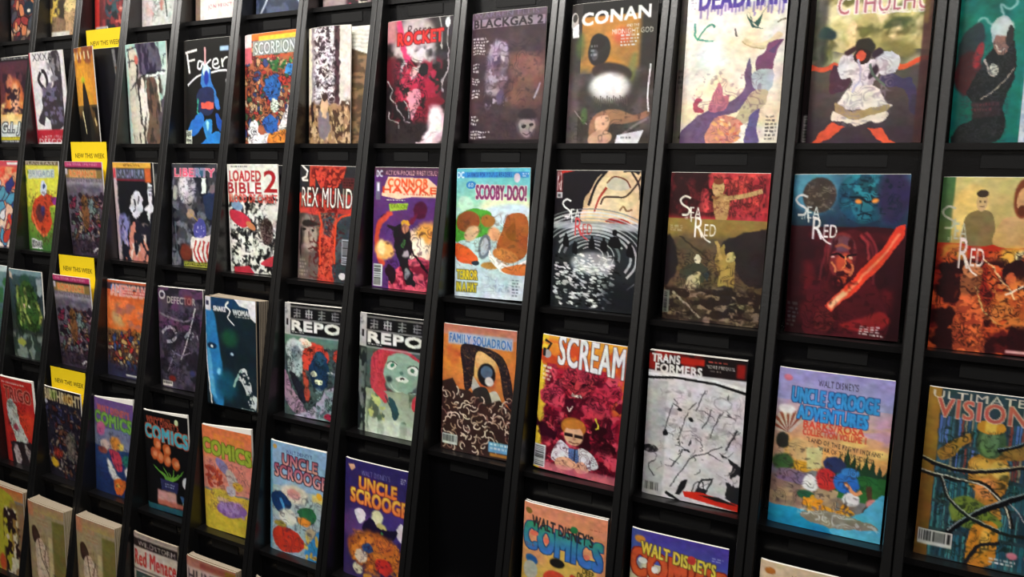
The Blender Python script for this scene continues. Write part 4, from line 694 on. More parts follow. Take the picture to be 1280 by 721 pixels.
def r3c3(a):   # crimson creature over a man in glasses, yellow edges
    a.r(0, 0, 1, 1, 'a81f38'); a.g(0, .2, 'e8a83c', 'd86c30'); a.r(0, 0, .09, 1, 'e8c83c', .01); a.r(.9, .15, 1, .5, 'd86830', .03); a.n(0, .02, 1, .25, 'c84c28', .12, .5, 341, .1)
    a.n(.06, .2, 1, 1, 'd84c60', .1, .5, 342, .1); a.n(.06, .25, 1, 1, '5c0c20', .1, .52, 343, .08); a.e(.48, .3, .2, .1, 'c43c4c', 0, .02); a.e(.18, .44, .16, .08, 'd04058', 0, .02); a.e(.7, .48, .16, .08, 'c83850', -20, .02); a.e(.8, .36, .18, .06, 'c03048', -10, .02)
    a.l('f0e8e0', .035, .4, .395, .46, .405, .52, .4); a.l('20080c', .02, .36, .3, .44, .32); a.l('20080c', .02, .62, .3, .52, .33); a.e(.4, .49, .06, .05, '40081c', 0, .01); a.l('e8d0c8', .02, .36, .5, .4, .53, .44, .49); a.n(.5, .55, 1, .8, '28060f', .1, .48, 344, .08); a.n(0, .58, .4, .8, '30081a', .1, .5, 345, .08)
    a.k(.04, .2, .98, .98, '2c0612', .07, .045, 45, .85); a.l('d8c840', .02, .72, .55, .74, .6, .7, .63); a.w(.03, .06, 5, .24)
    a.e(.46, .64, .15, .07, 'a86428', 0, .006); a.e(.47, .7, .115, .075, 'd8a888', 0, .005); a.e(.46, .62, .13, .035, 'c07830', -8); a.r(.36, .69, .46, .715, '241418', .004); a.r(.48, .69, .58, .715, '241418', .004); a.l('6c3428', .012, .42, .75, .48, .757, .54, .75); a.e(.48, .725, .02, .012, 'b8806c')
    a.p('e0dce4', .22, .9, .3, .76, .4, .78, .48, .82, .58, .78, .72, .82, .78, .9, .6, .94, .4, .93, sm=1); a.p('5878b0', .42, .8, .54, .8, .56, .92, .44, .92); a.l('202848', .018, .5, .8, .5, .9, sm=0); a.p('e8b090', .28, .9, .4, .87, .52, .9, .46, .96, .3, .96, sm=1); a.p('e0a488', .5, .92, .6, .88, .68, .94, .56, .97, sm=1); a.k(.2, .76, .8, .96, '3c1020', .08, .02, 46, .8); a.r(.1, .94, 1, 1, 'd87c88', .02, .7)
    a.t('SCREAM', .22, -.015, .98, .2, 'e8eaee', o='4c1c20', ow=.006, bold=.014, dv=.04); a.l('202020', .03, .04, .04, .12, .06, .07, .12, sm=0); a.e(.08, .14, .05, .03, 'a8a8a8'); a.r(.02, .1, .06, .16, '202020'); a.f(.04, .22, .18, .34, 4, 'e8d8c8', 5, dv=.1); a.bar(0, .82, .15, .985, 1, 'd8d8e0')
def r3c4(a):   # orange sky, dark masked figure over a heap of bones
    a.r(0, 0, 1, 1, 'c8743c'); a.e(.2, .25, .2, .18, 'd8843c', 0, .06); a.e(.85, .3, .18, .2, 'd07c3c', 0, .06); a.e(.55, .28, .2, .13, 'e0b470', 0, .04); a.n(0, .1, 1, .5, 'b85430', .2, .55, 351, .2); a.g(0, .08, 'b86c5c', 'c08468'); a.r(.08, .06, .95, .155, 'a4b4d0', .02, .85)
    a.t('FAMILY SQUADRON', .1, .07, .93, .15, '3c68a8', o='c8d8e8', ow=.004, bold=.006, dv=.015); a.p('241c20', .26, .17, .4, .14, .7, .17, .86, .24, .96, .42, .98, .6, .86, .52, .78, .3, .66, .22, .48, .2, .44, .44, .34, .5, .3, .36, sm=1); a.k(.25, .15, .98, .6, 'c08050', .06, .015, 53, .5)
    a.e(.62, .36, .12, .09, '1c1a1e', 0, .006); a.e(.62, .34, .08, .05, '50647c', -10, .01); a.e(.66, .41, .06, .035, 'd8d0c8', 20, .005); a.p('b8b0a8', .44, .38, .54, .46, .5, .56, .42, .48); a.p('c8bfb0', .66, .5, .76, .48, .84, .58, .76, .62, .66, .56, sm=1); a.p('2c2826', .44, .5, .62, .46, .7, .6, .5, .64, sm=1)
    a.p('33211f', 0, .46, .16, .42, .24, .5, .4, .5, .6, .6, .8, .54, 1, .62, 1, 1, 0, 1, sm=0, b=.01)
    rs = random.Random(5)
    for i in range(150):
        u, v = rs.uniform(.02, .98), rs.uniform(.5, .98)
        if v < .56 and .3 < u < .8: continue
        rr = rs.uniform(.03, .07); a0 = rs.uniform(0, 6.28); pts = []
        for j in range(5): an = a0 + j * .5; pts += [u + rr * math.cos(an), v + rr * .646 * math.sin(an)]
        a.l(rs.choice(['c8b09c', 'a88c78', 'd8c4b0', '7c5c50']), .014, *pts)
    a.bar(.03, .87, .25, .95, 0, 'c8d0c8'); a.r(.68, .87, .98, .95, '6ca8d0', .005); a.f(.7, .88, .96, .94, 2, 'e0f0f8', 3); a.r(.7, .955, .98, .98, 'b07838', .01)
def repo_head(a, txt='REPO'):
    a.r(0, 0, 1, .27, '141416'); a.l('b8b4b0', .014, 0, .03, 1, .03, sm=0); a.r(0, .0, .13, .28, 'b8b8b8', .004); a.n(0, .02, .13, .12, '606468', .05, .5, 7, .1); a.r(.05, .14, .09, .2, '242020')
    for i, (q) in enumerate((.19, .4, .62, .84)):
        rs = random.Random(i + 4); c = '8c8c90' if i != 1 else 'b8b8bc'
        for j in range(3): v = .055 + j * .026; a.r(q, v, q + .12, v + .008, c)
        a.r(q + .05, .045, q + .066, .125, c); a.r(q + .01, .065, q + .022, .115, c) if i % 2 else a.l(c, .014, q + .06, .09, q, .125, sm=0); a.r(q + .1, .06, q + .112, .12, c) if i < 2 else None
    a.r(.13, .135, 1, .142, 'c8c8c8'); a.t(txt, .16, .155, .98, .235, 'e4e4e0', bold=.02); a.f(.16, .25, .4, .265, 1, 'd0d0d0', 3); a.r(.13, .275, 1, .282, 'b8b8b8')
def r3c5(a):   # green-faced figure with red hair
    a.r(0, 0, 1, 1, '3c4a44'); a.r(0, .28, .14, 1, '23282a', .01); a.n(0, .28, .16, 1, '6c7874', .07, .55, 361, .06, 2); a.r(.14, .28, 1, .6, '4c5c54')
    a.p('c0404c', .26, .66, .2, .5, .24, .34, .44, .265, .76, .27, .98, .36, 1, .44, .8, .36, .56, .33, .46, .4, .44, .56, .5, .66, .42, .74, sm=1); a.k(.2, .27, 1, .72, '70202c', .05, .03, 54, .6, 2.5)
    a.e(.68, .46, .27, .17, '8fae9b', 0, .008); a.p('8fae9b', .46, .36, .6, .32, .9, .34, .98, .42, .95, .52, .6, .52, sm=1); a.e(.54, .4, .08, .035, 'dce4dc', -20, .004); a.e(.55, .4, .03, .02, '2c7c64'); a.e(.85, .42, .08, .04, 'dce4dc', 15, .004); a.e(.85, .425, .03, .02, '406c54'); a.l('243028', .014, .46, .39, .54, .365, .62, .39); a.l('243028', .014, .77, .4, .86, .38, .94, .41)
    a.p('e0e8e0', .6, .5, .7, .475, .8, .5, .76, .53, .66, .53, sm=1); a.e(.7, .5, .035, .012, '301c1c'); a.e(.69, .45, .03, .015, '5c7c6c'); a.l('bcd0c0', .014, .5, .54, .6, .6, .75, .625, .92, .6); a.e(.5, .52, .05, .03, '2c3c38', 0, .02)
    a.g(.62, 1, '8c9c84', 'd0dcc8', .14, 1); a.n(.14, .6, 1, 1, '546450', .12, .55, 362, .08, 2); a.n(.14, .64, .7, .92, 'b8c078', .1, .6, 363, .06, 1); a.p('c8404c', .86, .66, .98, .6, .98, .72, .88, .76, sm=1); a.p('c0404c', .26, .62, .42, .62, .5, .7, .44, .72, .36, .68, sm=1)
    a.p('2c4a54', .5, .68, .6, .7, .66, .82, .58, .84, sm=1); a.l('304048', .02, .44, .66, .56, .78, .64, .84); a.l('c8b850', .03, .92, .88, .94, 1, sm=0); a.w(.015, .07, 5, .32); a.p('d0dccc', .3, .9, .6, .86, .9, .9, .9, 1, .2, 1, sm=1, b=.02, al=.7); repo_head(a)
def r3c6(a):   # two robots against red sun
    a.r(0, 0, 1, 1, '48585a'); a.r(0, .28, 1, .36, '5c7c70'); a.e(.5, .45, .3, .13, 'd84838', 0, .01); a.e(.96, .42, .1, .06, 'd84838'); a.e(.38, .34, .14, .035, 'ece0d0'); a.f(.28, .325, .46, .35, 2, 'c87858', 3)
    a.e(.2, .4, .17, .09, 'c8d4d4', 0, .006); a.p('a8b8b8', .08, .5, .3, .44, .36, .56, .28, .64, .1, .62, sm=1); a.e(.24, .44, .09, .07, '7c8c90', 0, .01); a.p('1c3858', .46, .56, .56, .44, .72, .42, .8, .56, .74, .72, .54, .72, sm=1); a.e(.64, .45, .1, .06, '2c506c'); a.e(.54, .6, .06, .022, 'e0ecc8'); a.e(.62, .66, .07, .022, 'e0ecc8'); a.f(.78, .56, .96, .59, 1, 'f0f0f0', 3)
    a.p('242430', .1, .6, .34, .7, .4, .86, .3, .84, sm=1); a.p('a888a0', .0, .6, .2, .78, .42, .94, .3, 1, 0, .84, sm=1); a.p('b04838', .34, .56, .44, .64, .48, .82, .4, .84, sm=1); a.p('b0a8c0', .2, 1, .5, .92, .74, .74, .98, .64, .96, .74, .6, 1, sm=1); a.p('5c7880', .6, 1, .98, .74, 1, 1); a.n(.55, .7, 1, 1, '90a8ac', .07, .5, 371, .06); a.e(.8, .96, .08, .03, 'a82c48'); a.k(.02, .34, 1, 1, '14181c', .08, .035, 55, .85); a.w(.02, .06, 5, .3); repo_head(a)
def r3c7(a):   # half blue face in the dark, white title, white wolf-like shape
    a.r(0, 0, 1, 1, '17242c'); a.r(0, 0, 1, .1, '1c3c60', .03); a.p('2c78b4', 0, .1, .2, .14, .28, .4, .34, .6, .36, .8, .34, 1, .16, .96, .04, .7, 0, .5, sm=1, b=.02); a.p('58a8d8', .06, .4, .12, .55, .2, .9, .26, .96, .1, .9, .02, .6, b=.02); a.e(.14, .45, .1, .03, '18304c', 0, .01); a.e(.14, .455, .025, .014, 'e8f0f4', 0, .004); a.e(.52, .5, .1, .04, '12202c', 0, .02); a.e(.54, .5, .03, .014, 'b8d8e8', 0, .006)
    a.e(.5, .36, .16, .08, '1c4a38', 0, .08); a.e(.42, .8, .2, .14, '1a4c64', 0, .1); a.e(.28, .68, .04, .03, '80c8e8', 0, .02); a.r(0, 0, .14, .13, 'd8d8e0', .01); a.r(.03, .04, .1, .08, '30304c', .006); a.p('e8e8ec', .6, 0, 1, 0, 1, .2, .9, .16, .86, .08, .7, .06); a.l('f0f0f0', .022, 0, .14, 0, .4, .04, .7, .12, 1, b=.004)
    a.t('SNAKE', .2, .085, .44, .125, 'e8e8ec', bold=.008); a.t('WOMAN', .58, .1, .92, .145, 'e8e8ec', bold=.008); a.l('f0f0f0', .03, .5, .03, .44, .07, .52, .11, .5, .15, .48, .18, .6, .24, tp=.5); a.f(.62, .155, .92, .175, 1, 'c8c8c8', 3)
    a.p('cfd8d8', .68, .64, .78, .62, .86, .7, .92, .84, 1, .88, .94, 1, .84, .94, .78, .82, .7, .74, .64, .72, sm=1); a.l('8cb0a8', .04, .72, .64, .62, .72, .56, .8); a.n(.6, .6, 1, 1, '1c2c34', .06, .6, 381, .05); a.f(.7, .985, .95, 1, 1, 'b8c8c8', 3); a.w(.01, .08, 4, .3)
def r3c8(a):   # dark mauve cover, mechanical shapes and a blade
    a.r(0, 0, 1, 1, '28242e'); a.n(0, .05, 1, 1, '4c4254', .16, .5, 391, .15); a.n(0, 0, 1, .45, '5c3c5c', .2, .55, 392, .15, .5); a.e(.12, .08, .08, .045, 'b8b4bc'); a.e(.12, .08, .045, .025, '3c3444'); a.t('DEFECTOR', .24, .09, .84, .155, 'b0a8a8', bold=.006); a.r(.62, .07, .78, .16, '8c2c34', .03, .6)
    a.l('a8a0ac', .05, .1, .46, .22, .4, .34, .4, .42, .46, .34, .52, .2, .54, b=.004); a.l('8c8894', .045, .6, .48, .7, .42, .78, .44, .72, .5, b=.004); a.l('b8b4bc', .03, .84, .18, .74, .36, .6, .58, .5, .7, tp=.4); a.l('9c98a4', .02, .86, .44, .88, .5); a.l('7c7080', .03, .05, .26, .3, .3, .6, .32, .8, .28, b=.01); a.l('70687c', .02, .3, .62, .5, .66, .7, .62); a.l('70687c', .02, .4, .6, .3, .72, .2, .84)
    a.k(.03, .2, .97, .95, '14121a', .1, .03, 56, .8); a.e(.3, .9, .08, .03, '6c2420', 0, .02); a.bar(.08, .93, .3, .98, 0, 'd8d0cc'); a.e(.74, .82, .06, .03, '3c3c68', 0, .02)
def r3c9(a):   # orange sky over a crowd, stars and stripes masthead
    a.g(0, .5, 'c85c38', 'd8682c'); a.g(.5, 1, '8c6440', '302c40'); a.e(.35, .35, .2, .12, 'c0a068', 0, .08); a.n(0, .15, 1, .5, 'e87840', .25, .5, 401, .2, .5); a.n(.2, .2, 1, .5, 'a86450', .2, .6, 402, .1, .4); a.d(.05, .52, .95, .9, ['c8a060', '7c3c34', 'd8c8a8', '4c3438', '3c4c7c', 'a86030', 'b83430'], 110, .06, 403, 2, ink='241818')
    a.r(.0, .03, 1, .1, '3c2c34'); a.r(.14, .05, .4, .13, '3c68a8'); a.t('AMERICAN', .15, .05, .98, .15, 'd88074', o='e8e0dc', ow=.01, bold=.01)
    for i in range(3): a.r(.44, .065 + i * .03, .97, .075 + i * .03, 'b83838', .002, .7)
    a.r(0, .86, 1, 1, '2c2c48', .05, .8); a.k(0, .5, 1, .95, '181018', .1, .03, 57, .8); a.r(.5, .955, .85, .975, 'c8c8c8', .005); a.w(.02, .07, 3, .18, .94)
def r3c10(a): r2c10(a)
def r3c11(a):  # dark cover, green writhing shape
    a.g(0, .5, '3c545c', '2c3838'); a.g(.5, 1, '2c3430', '34403c'); a.r(0, 0, 1, .06, '78949c', .02); a.e(.5, .13, .16, .08, '2c4c3c', 0, .03); a.p('3c5c2c', .2, .5, .24, .3, .4, .16, .6, .12, .8, .26, .9, .5, .8, .66, .3, .66, sm=1, b=.01); a.l('98ac58', .07, .3, .18, .26, .34, .34, .5, .3, .64, b=.01, tp=.4); a.l('a8b860', .07, .5, .2, .52, .34, .46, .46, .6, .6, b=.01, tp=.4); a.l('a4b45c', .07, .8, .34, .9, .46, .86, .58, b=.01); a.l('788c4c', .05, .4, .3, .4, .6, b=.01)
    a.k(.15, .15, .95, .75, '10180f', .09, .05, 58, .85); a.n(0, .7, 1, 1, '78847c', .1, .55, 411, .08, 2); a.r(.02, .04, .14, .1, 'c8b8a8', .01); a.r(.84, .08, .97, .26, '98a4a8', .02); a.e(.45, .4, .03, .015, 'd8b0b0'); a.e(.6, .4, .03, .015, 'd8d8b8'); a.e(.3, .82, .12, .04, '98a048', 0, .02); a.w(.03, .07, 3)
def r3c12(a): a.g(0, 1, '78949c', '243834'); a.r(0, 0, 1, .07, 'c8d8dc'); a.n(0, .1, 1, 1, '3c6c44', .14, .5, 421, .1)

def disney_title(a, main, c1, c2, co, top='WALT DISNEY\'S', v=.06):
    a.t(top, .16, v, .9, v + .075, c2, bold=.006, dv=.03); a.t(main, .06, v + .07, .95, v + .2, c1, o=co, ow=.012, bold=.022, arc=.02, dv=.02)
def r4c1(a):   # cream cover
    a.g(0, 1, 'd8c0a0', 'd8c8b0'); a.e(.1, .06, .05, .022, 'b06c30'); a.t('WALT DISNEY\'S', .3, .055, .75, .105, '3c2c24', bold=.004); a.t('UNCLE SCROOGE', .14, .12, .9, .22, 'c84c30', o='4c2018', ow=.01, bold=.014); a.n(0, .3, 1, 1, 'b89c78', .2, .5, 431, .2)
def r4c2(a):   # violet-blue cover, red-orange lettering over cream
    a.g(0, .22, '4c3c98', '4454a8'); a.g(.22, 1, 'c8c0a0', 'd0c8a8'); a.r(0, 0, .12, .3, '3c5c94', .05, .6); a.p('4c58a8', .5, .18, 1, .14, 1, .34, .8, .36); a.e(.1, .065, .06, .025, 'c88434', 0, .006)
    a.t('COMICS', .02, .13, .98, .31, 'c85430', o='7c2418', ow=.012, bold=.03, dv=.05); a.e(.27, .255, .035, .025, 'dcdcd8'); a.e(.14, .21, .05, .022, 'd8dcd4'); a.t('WALT DISNEY\'S', .12, .075, .88, .16, 'dcc850', o='5c4c28', ow=.006, bold=.01, dv=.05)
    a.e(.64, .13, .045, .03, 'c83c38'); a.f(.84, .08, .96, .11, 2, '98a0d8', 3); a.e(.12, .42, .1, .07, 'c8842c', 0, .01); a.n(.05, .36, .6, 1, 'b87834', .14, .55, 441, .1)
def r4c3(a):   # salmon cover with green-blue lettering
    a.g(0, .3, 'dd8c6c', 'dc9468'); a.g(.3, 1, 'd8b058', 'd0b44c'); a.r(0, .25, .3, .45, 'd8906c', .1, .7); a.r(.9, .2, 1, 1, 'd88c64', .02, .8); a.e(.07, .06, .045, .022, '7c6430', 20, .004); a.f(.8, .09, .95, .105, 1, 'b05c44', 3)
    a.t('COMICS', .03, .14, .95, .33, '38986c', o='1c3c70', ow=.012, bold=.03, dv=.05, c2='3c70c0'); a.e(.15, .22, .05, .02, 'e07058'); a.e(.3, .255, .035, .022, 'e07058'); a.e(.78, .3, .04, .02, 'd87058'); a.t('WALT DISNEY\'S', .12, .085, .84, .17, '2c2c30', bold=.008, dv=.055); a.e(.62, .125, .045, .025, '2c7848')
    a.t('TWO IN ONE', .04, .3, .16, .325, '7c4838'); a.t('DEEP', .74, .38, .87, .42, '3c3418', dv=.02, bold=.004); a.t('OR FACT', .68, .42, .9, .47, '3c3418', dv=.03, bold=.004); a.e(.13, .42, .08, .035, '2c6098', 20, .006); a.e(.12, .5, .09, .07, 'b8b8a8', 0, .01); a.e(.44, .4, .09, .035, '1c1c1c', 0, .008); a.e(.42, .52, .14, .06, 'c84430', 0, .01); a.e(.44, .56, .12, .03, 'd8dcdc', 0, .006); a.p('c83c2c', .6, .46, .7, .48, .84, .62, .7, .66, .62, .56, sm=1); a.e(.26, .62, .1, .05, '3c78b0', 0, .01); a.n(.1, .7, .9, 1, 'b05c3c', .15, .5, 451, .1)
def r4c5(a):   # purple cover with yellow-red lettering
    a.g(0, 1, '2e2662', '3a2a5c'); a.e(.25, .55, .3, .14, '5c3c78', 0, .1); a.e(.8, .45, .2, .2, '46347c', 0, .1); a.p('d8a888', .06, .05, .16, .04, .18, .07, .12, .1); a.t('WALT DISNEY\'S', .28, .075, .72, .12, '7c78b0', bold=.004); a.f(.88, .07, .96, .12, 3, 'b8b8d8', 3)
    a.p('e8e0e8', .18, .44, .26, .4, .34, .42, .36, .48, .26, .52, sm=1); a.p('e8e0e8', .84, .5, .9, .44, .96, .48, .94, .6, .86, .58, sm=1); a.e(.54, .44, .09, .06, 'e8e4b8', 0, .008); a.e(.6, .54, .09, .06, 'c8c078', 10, .01); a.p('1c1430', .3, .56, .44, .46, .56, .52, .7, .52, .86, .52, .7, .64, .46, .62, sm=1); a.e(.62, .56, .02, .015, '2c7048')
    a.e(.5, .74, .42, .17, 'a85c28', 0, .04); a.n(.1, .58, .95, .96, 'd87c30', .12, .5, 461, .1, fe=.08); a.e(.64, .68, .18, .08, 'c86c30', 0, .02); a.e(.4, .72, .08, .04, '2c4478', 0, .008); a.e(.66, .84, .14, .07, 'c8302c', 0, .01); a.e(.3, .8, .1, .06, 'd8c8b0', 0, .015); a.e(.26, .92, .08, .04, 'd8d0b0', 20, .01); a.e(.42, .97, .08, .03, 'c88838', 0, .01); a.k(.1, .58, .95, .97, '2c1430', .09, .025, 59, .7); a.w(.02, .07, 4, .42)
    a.t('UNCLE', .25, .135, .82, .235, 'e8c848', o='701c28', ow=.01, bold=.016, dv=.02, c2='e07038'); a.t('SCROOGE', .12, .24, .98, .355, 'e8c848', o='701c28', ow=.01, bold=.016, dv=.03, c2='e07840')
def r4c6(a):   # pale blue cover, dark red lettering
    a.g(0, .4, '88acd0', '90b4d0'); a.g(.4, 1, 'b0c4c0', '98b0c0'); a.r(0, 0, .05, 1, '609cb8', .01); a.e(.1, .05, .04, .02, 'b8944c'); a.t('WALT DISNEY\'S', .3, .055, .75, .09, '34406c', bold=.002); a.e(.45, .44, .24, .085, 'dcd4c0', 0, .03); a.e(.44, .44, .12, .045, 'd89894', 0, .02); a.p('1c3868', .02, .5, .2, .44, .4, .54, .24, .64, .1, .6, sm=1); a.l('4c90c8', .04, .2, .5, .28, .6); a.e(.34, .66, .16, .08, 'd8d8cc', 0, .02); a.p('2c6c44', .5, .58, .72, .52, .84, .6, .7, .68, sm=1); a.e(.62, .66, .12, .04, 'd88834', 0, .01); a.r(.76, .4, 1, .46, 'e0cc78', .02); a.e(.88, .4, .05, .03, 'e8b030')
    a.p('c43828', .06, .86, .2, .76, .5, .78, .64, .88, .5, .96, .2, .98, sm=1); a.e(.2, .74, .12, .03, '9c8c3c', 0, .01); a.e(.74, .76, .1, .06, 'b8a888', 0, .02); a.p('3c8cc8', .66, .9, .9, .7, 1, .66, 1, 1, .7, 1, sm=1); a.d(.6, .78, .95, .98, ['e0c060', 'd8b048'], 14, .05, 3); a.k(.02, .42, 1, 1, '2c2838', .12, .018, 60, .6); a.w(.015, .07, 4, .36); a.t('UNCLE', .24, .1, .84, .195, '9c5068', o='30182c', ow=.01, bold=.014, dv=.015, c2='d89c90'); a.t('SCROOGE', .1, .2, 1.0, .31, '9c4c64', o='30182c', ow=.01, bold=.014, dv=.03, c2='dca098')
def r4c7(a):   # salmon to yellow cover, lilac bird-like costume shapes
    a.g(0, .3, 'e07848', 'dc8060'); a.g(.3, .6, 'd88474', 'd88c78'); a.g(.62, 1, 'd4b440', 'd0b83c'); a.t('WALT DISNEY\'S', .26, .055, .86, .12, 'e08c38', bold=.006, dv=.03); a.t('COMICS', .03, .12, .97, .25, '98a838', o='5c6c20', ow=.01, bold=.024, dv=.05)
    a.e(.42, .36, .16, .05, '847cac', 40, .01); a.p('c8b8b0', .5, .38, .64, .4, .72, .52, .6, .56, .5, .48, sm=1, b=.01); a.e(.7, .52, .1, .04, 'd8a83c', 10, .01); a.d(.08, .38, .36, .56, ['a83c2c', 'c05434', 'd86c40'], 26, .06, 4); a.e(.36, .63, .2, .05, 'c8b040', 0, .03); a.e(.56, .58, .09, .05, 'b8b4c0', 0, .01); a.e(.56, .76, .3, .08, '8c64a8', -5, .01); a.n(.3, .66, .85, .84, 'a884c0', .12, .5, 471, .1, fe=.05); a.e(.4, .68, .12, .02, 'c8a488', 0, .01)
    a.k(.08, .3, .95, .85, '5c3c48', .12, .02, 61, .6); a.w(.015, .07, 4, .28)
def r4c8(a):   # black cover, orange tulips in a pot
    a.r(0, 0, 1, 1, '101012'); a.f(.1, .05, .9, .1, 1, 'a8442c', 2); a.t('COMICS', .05, .13, .98, .26, '4ca0b0', o='a84c30', ow=.012, bold=.022, dv=.05); a.t('WALT DISNEY\'S', .1, .06, .8, .12, 'b04c38', dv=.03, bold=.006); a.e(.76, .07, .04, .03, 'c8d0a8')
    for (u, v) in ((.32, .32), (.52, .36), (.36, .44), (.52, .46), (.7, .48), (.24, .42)): a.e(u, v, .1, .055, 'b8542c', 70, .01); a.e(u + .02, v, .05, .035, 'd88858', 70, .02)
    for i in range(7): a.l('5c9438', .045, .5, .68, .42 + i * .05, .62, .2 + i * .11, .54 + (i % 2) * .04, tp=.7)
    a.p('2c2c54', .34, .66, .74, .67, .7, .78, .36, .77); a.f(.44, .7, .66, .75, 2, '8c90b8', 3); a.r(.26, .78, .68, .92, 'c89490', .02); a.r(.26, .88, .9, .93, 'b86858', .02); a.e(.92, .66, .1, .06, 'd0d0d4', 60, .01); a.e(.84, .84, .1, .03, '3c5c84', 40, .01); a.p('c8c8c8', .8, .86, 1, .84, 1, .95, .84, .94, b=.01); a.g(.94, 1, '285c68', '204c5c'); a.w(.01, .07, 4, .28)
def r4c9(a):   # purple and blue cover, green letters
    a.g(0, .3, '6c4c88', '5c5484'); a.g(.3, .5, '6c7494', '788098'); a.g(.5, 1, '2c4478', '1c2c58'); a.t('WALT DISNEY\'S', .12, .07, .9, .14, 'c0584c', dv=.02, bold=.008); a.t('COMICS', .05, .14, .95, .26, '70a048', o='406830', ow=.01, bold=.02, dv=.04); a.e(.2, .32, .1, .08, 'b85c88', 60, .01); a.e(.3, .48, .12, .06, 'c8b0a8', 0, .02); a.e(.56, .44, .14, .07, 'd88838', 0, .03); a.e(.7, .46, .06, .04, 'e8c858', 0, .01)
    a.p('b83c50', .4, .52, .66, .54, .7, .7, .54, .7, sm=1); a.e(.24, .54, .12, .04, '88443c', 0, .01); a.p('dcd8d8', .34, .62, .44, .66, .6, .78, .7, .8, .6, .86, .4, .78, sm=1, b=.01); a.e(.82, .6, .12, .06, '2c7468', 0, .01); a.e(.86, .72, .1, .06, 'd8d8d8', 0, .02); a.p('d8682c', .5, .84, .66, .8, .8, .84, .7, .96, .54, .96, sm=1); a.e(.6, .88, .05, .02, 'e8a840'); a.k(.08, .3, .95, .95, '201838', .12, .025, 62, .6); a.w(.02, .07, 4, .28)
def r4c10(a):  # dark battle cover, pale green and orange masthead
    a.r(0, 0, 1, 1, '24202c'); a.d(.04, .2, .96, .95, ['4c3c4c', '6c4434', '8c7468', '2c2430', '582c28', '3c3c5c', '90807c'], 150, .07, 501, 2.4, ink='0e0c12'); a.r(0, 0, 1, .16, '1c161c'); a.t('BIRTHRIGHT', .04, .02, .98, .14, 'c8b890', bold=.014, dv=.02); a.r(.2, .03, .4, .12, '8cb048', .03, .5); a.r(.55, .05, .8, .14, 'd08c38', .03, .5)
    a.e(.2, .84, .1, .05, 'c89c2c', 0, .02); a.e(.3, .72, .12, .06, 'a03428', 0, .03); a.p('6c645c', .55, .5, .75, .46, .78, .72, .6, .76, sm=1, b=.01); a.e(.06, .17, .06, .025, 'b0b0b8'); a.r(.8, .92, .88, .99, 'd8d8d8', .004); a.k(0, .2, 1, 1, '0c0a10', .1, .03, 63, .8); a.w(.03, .07, 4, .2)
def r4c11(a):  # red cover with pale lion-like statue
    a.r(0, 0, 1, 1, 'b82c28'); a.e(.75, .5, .3, .15, 'd8402c', 0, .08); a.f(.1, .05, .85, .085, 1, 'e8c8c0', 3); a.t('TRIGO', .16, .1, .92, .24, '7c2420', o='d89484', ow=.01, bold=.014, dv=.02); a.p('c4ccc4', .2, .3, .36, .24, .5, .34, .54, .5, .66, .62, .72, .74, .4, .74, .3, .6, .2, .46, sm=1, b=.006); a.e(.34, .3, .1, .05, '8c9c94', 0, .01); a.e(.4, .56, .06, .04, '983c50', 0, .01)
    a.p('282024', .2, .74, .9, .7, .95, 1, .2, 1); a.p('b8a8a8', .28, .8, .4, .78, .46, .96, .32, .98, sm=1); a.p('a09090', .6, .76, .7, .76, .86, .96, .7, .96, sm=1); a.k(.15, .24, .8, .98, '301418', .09, .03, 64, .7); a.w(.03, .07, 4, .26)
def r5c11(a):
    a.g(0, .12, 'c0683c', 'b8884c'); a.p('a8a030', 0, .12, .7, .1, .8, .5, .5, 1, 0, 1, sm=1); a.p('3c4c1c', 0, .12, .3, .14, .1, .3); a.r(.6, .14, 1, 1, '8c6840', .05, .8); a.n(.4, .2, .85, 1, 'd0c4a8', .1, .5, 511, .06, 1.4); a.n(.35, .2, .9, 1, '2c1c1c', .1, .52, 512, .06, 1.4); a.e(.3, .9, .1, .1, 'b84c2c', 0, .03)
def r5c10(a):  # cream print toned down, weak light at the rack's foot put into the colour
    a.g(0, .1, 'ac8468', 'a8905c'); a.g(.1, 1, 'a08e6c', '988464'); a.r(0, 0, .2, .16, 'b87458', .03, .8); a.r(.68, .14, 1, 1, '746a38', .02); a.t('MAUS', .24, .1, .5, .15, 'b07c50', bold=.004); a.f(.3, .18, .6, .24, 2, 'a07850', 3)
    a.p('3c2820', .12, .3, .22, .26, .34, .36, .28, .44, .16, .44, sm=1); a.p('d0b8a0', .24, .42, .4, .4, .52, .54, .56, .8, .7, 1, .3, 1, .2, .6, sm=1); a.l('4c382c', .02, .3, .4, .36, .6, .54, .78, .56, .98); a.l('4c382c', .02, .5, .44, .44, .6, .5, .7); a.l('3c2c28', .03, .72, .78, .66, .74, .62, .8, .7, .86); a.k(.15, .3, .75, 1, '6c5040', .14, .02, 65, .6); a.r(.56, .34, .66, 1, 'd0c08c', .01, .7)
def r5c9(a):
    r5c10(a)
def r5c8(a):
    a.r(0, 0, 1, 1, 'c8b8ac'); a.r(0, .05, 1, .14, '282020'); a.t('WILDSTORM', .14, .07, .95, .12, 'b8a8a4', bold=.002, dv=.01); a.r(0, .0, 1, .04, '9c8c84'); a.t('Red Menace', .05, .17, .96, .32, 'b02c28', bold=.012, dv=.01); a.r(0, .36, 1, .375, '382828'); a.r(.08, .39, 1, 1, '3c4c44'); a.p('a8b0a4', .16, .7, .36, .42, .46, .44, .66, .7); a.p('6c5858', .26, .6, .36, .44, .5, .62); a.k(.08, .39, 1, 1, '181c1c', .1, .04, 66, .8); a.n(.1, .4, 1, 1, '98a898', .08, .6, 521, .06)
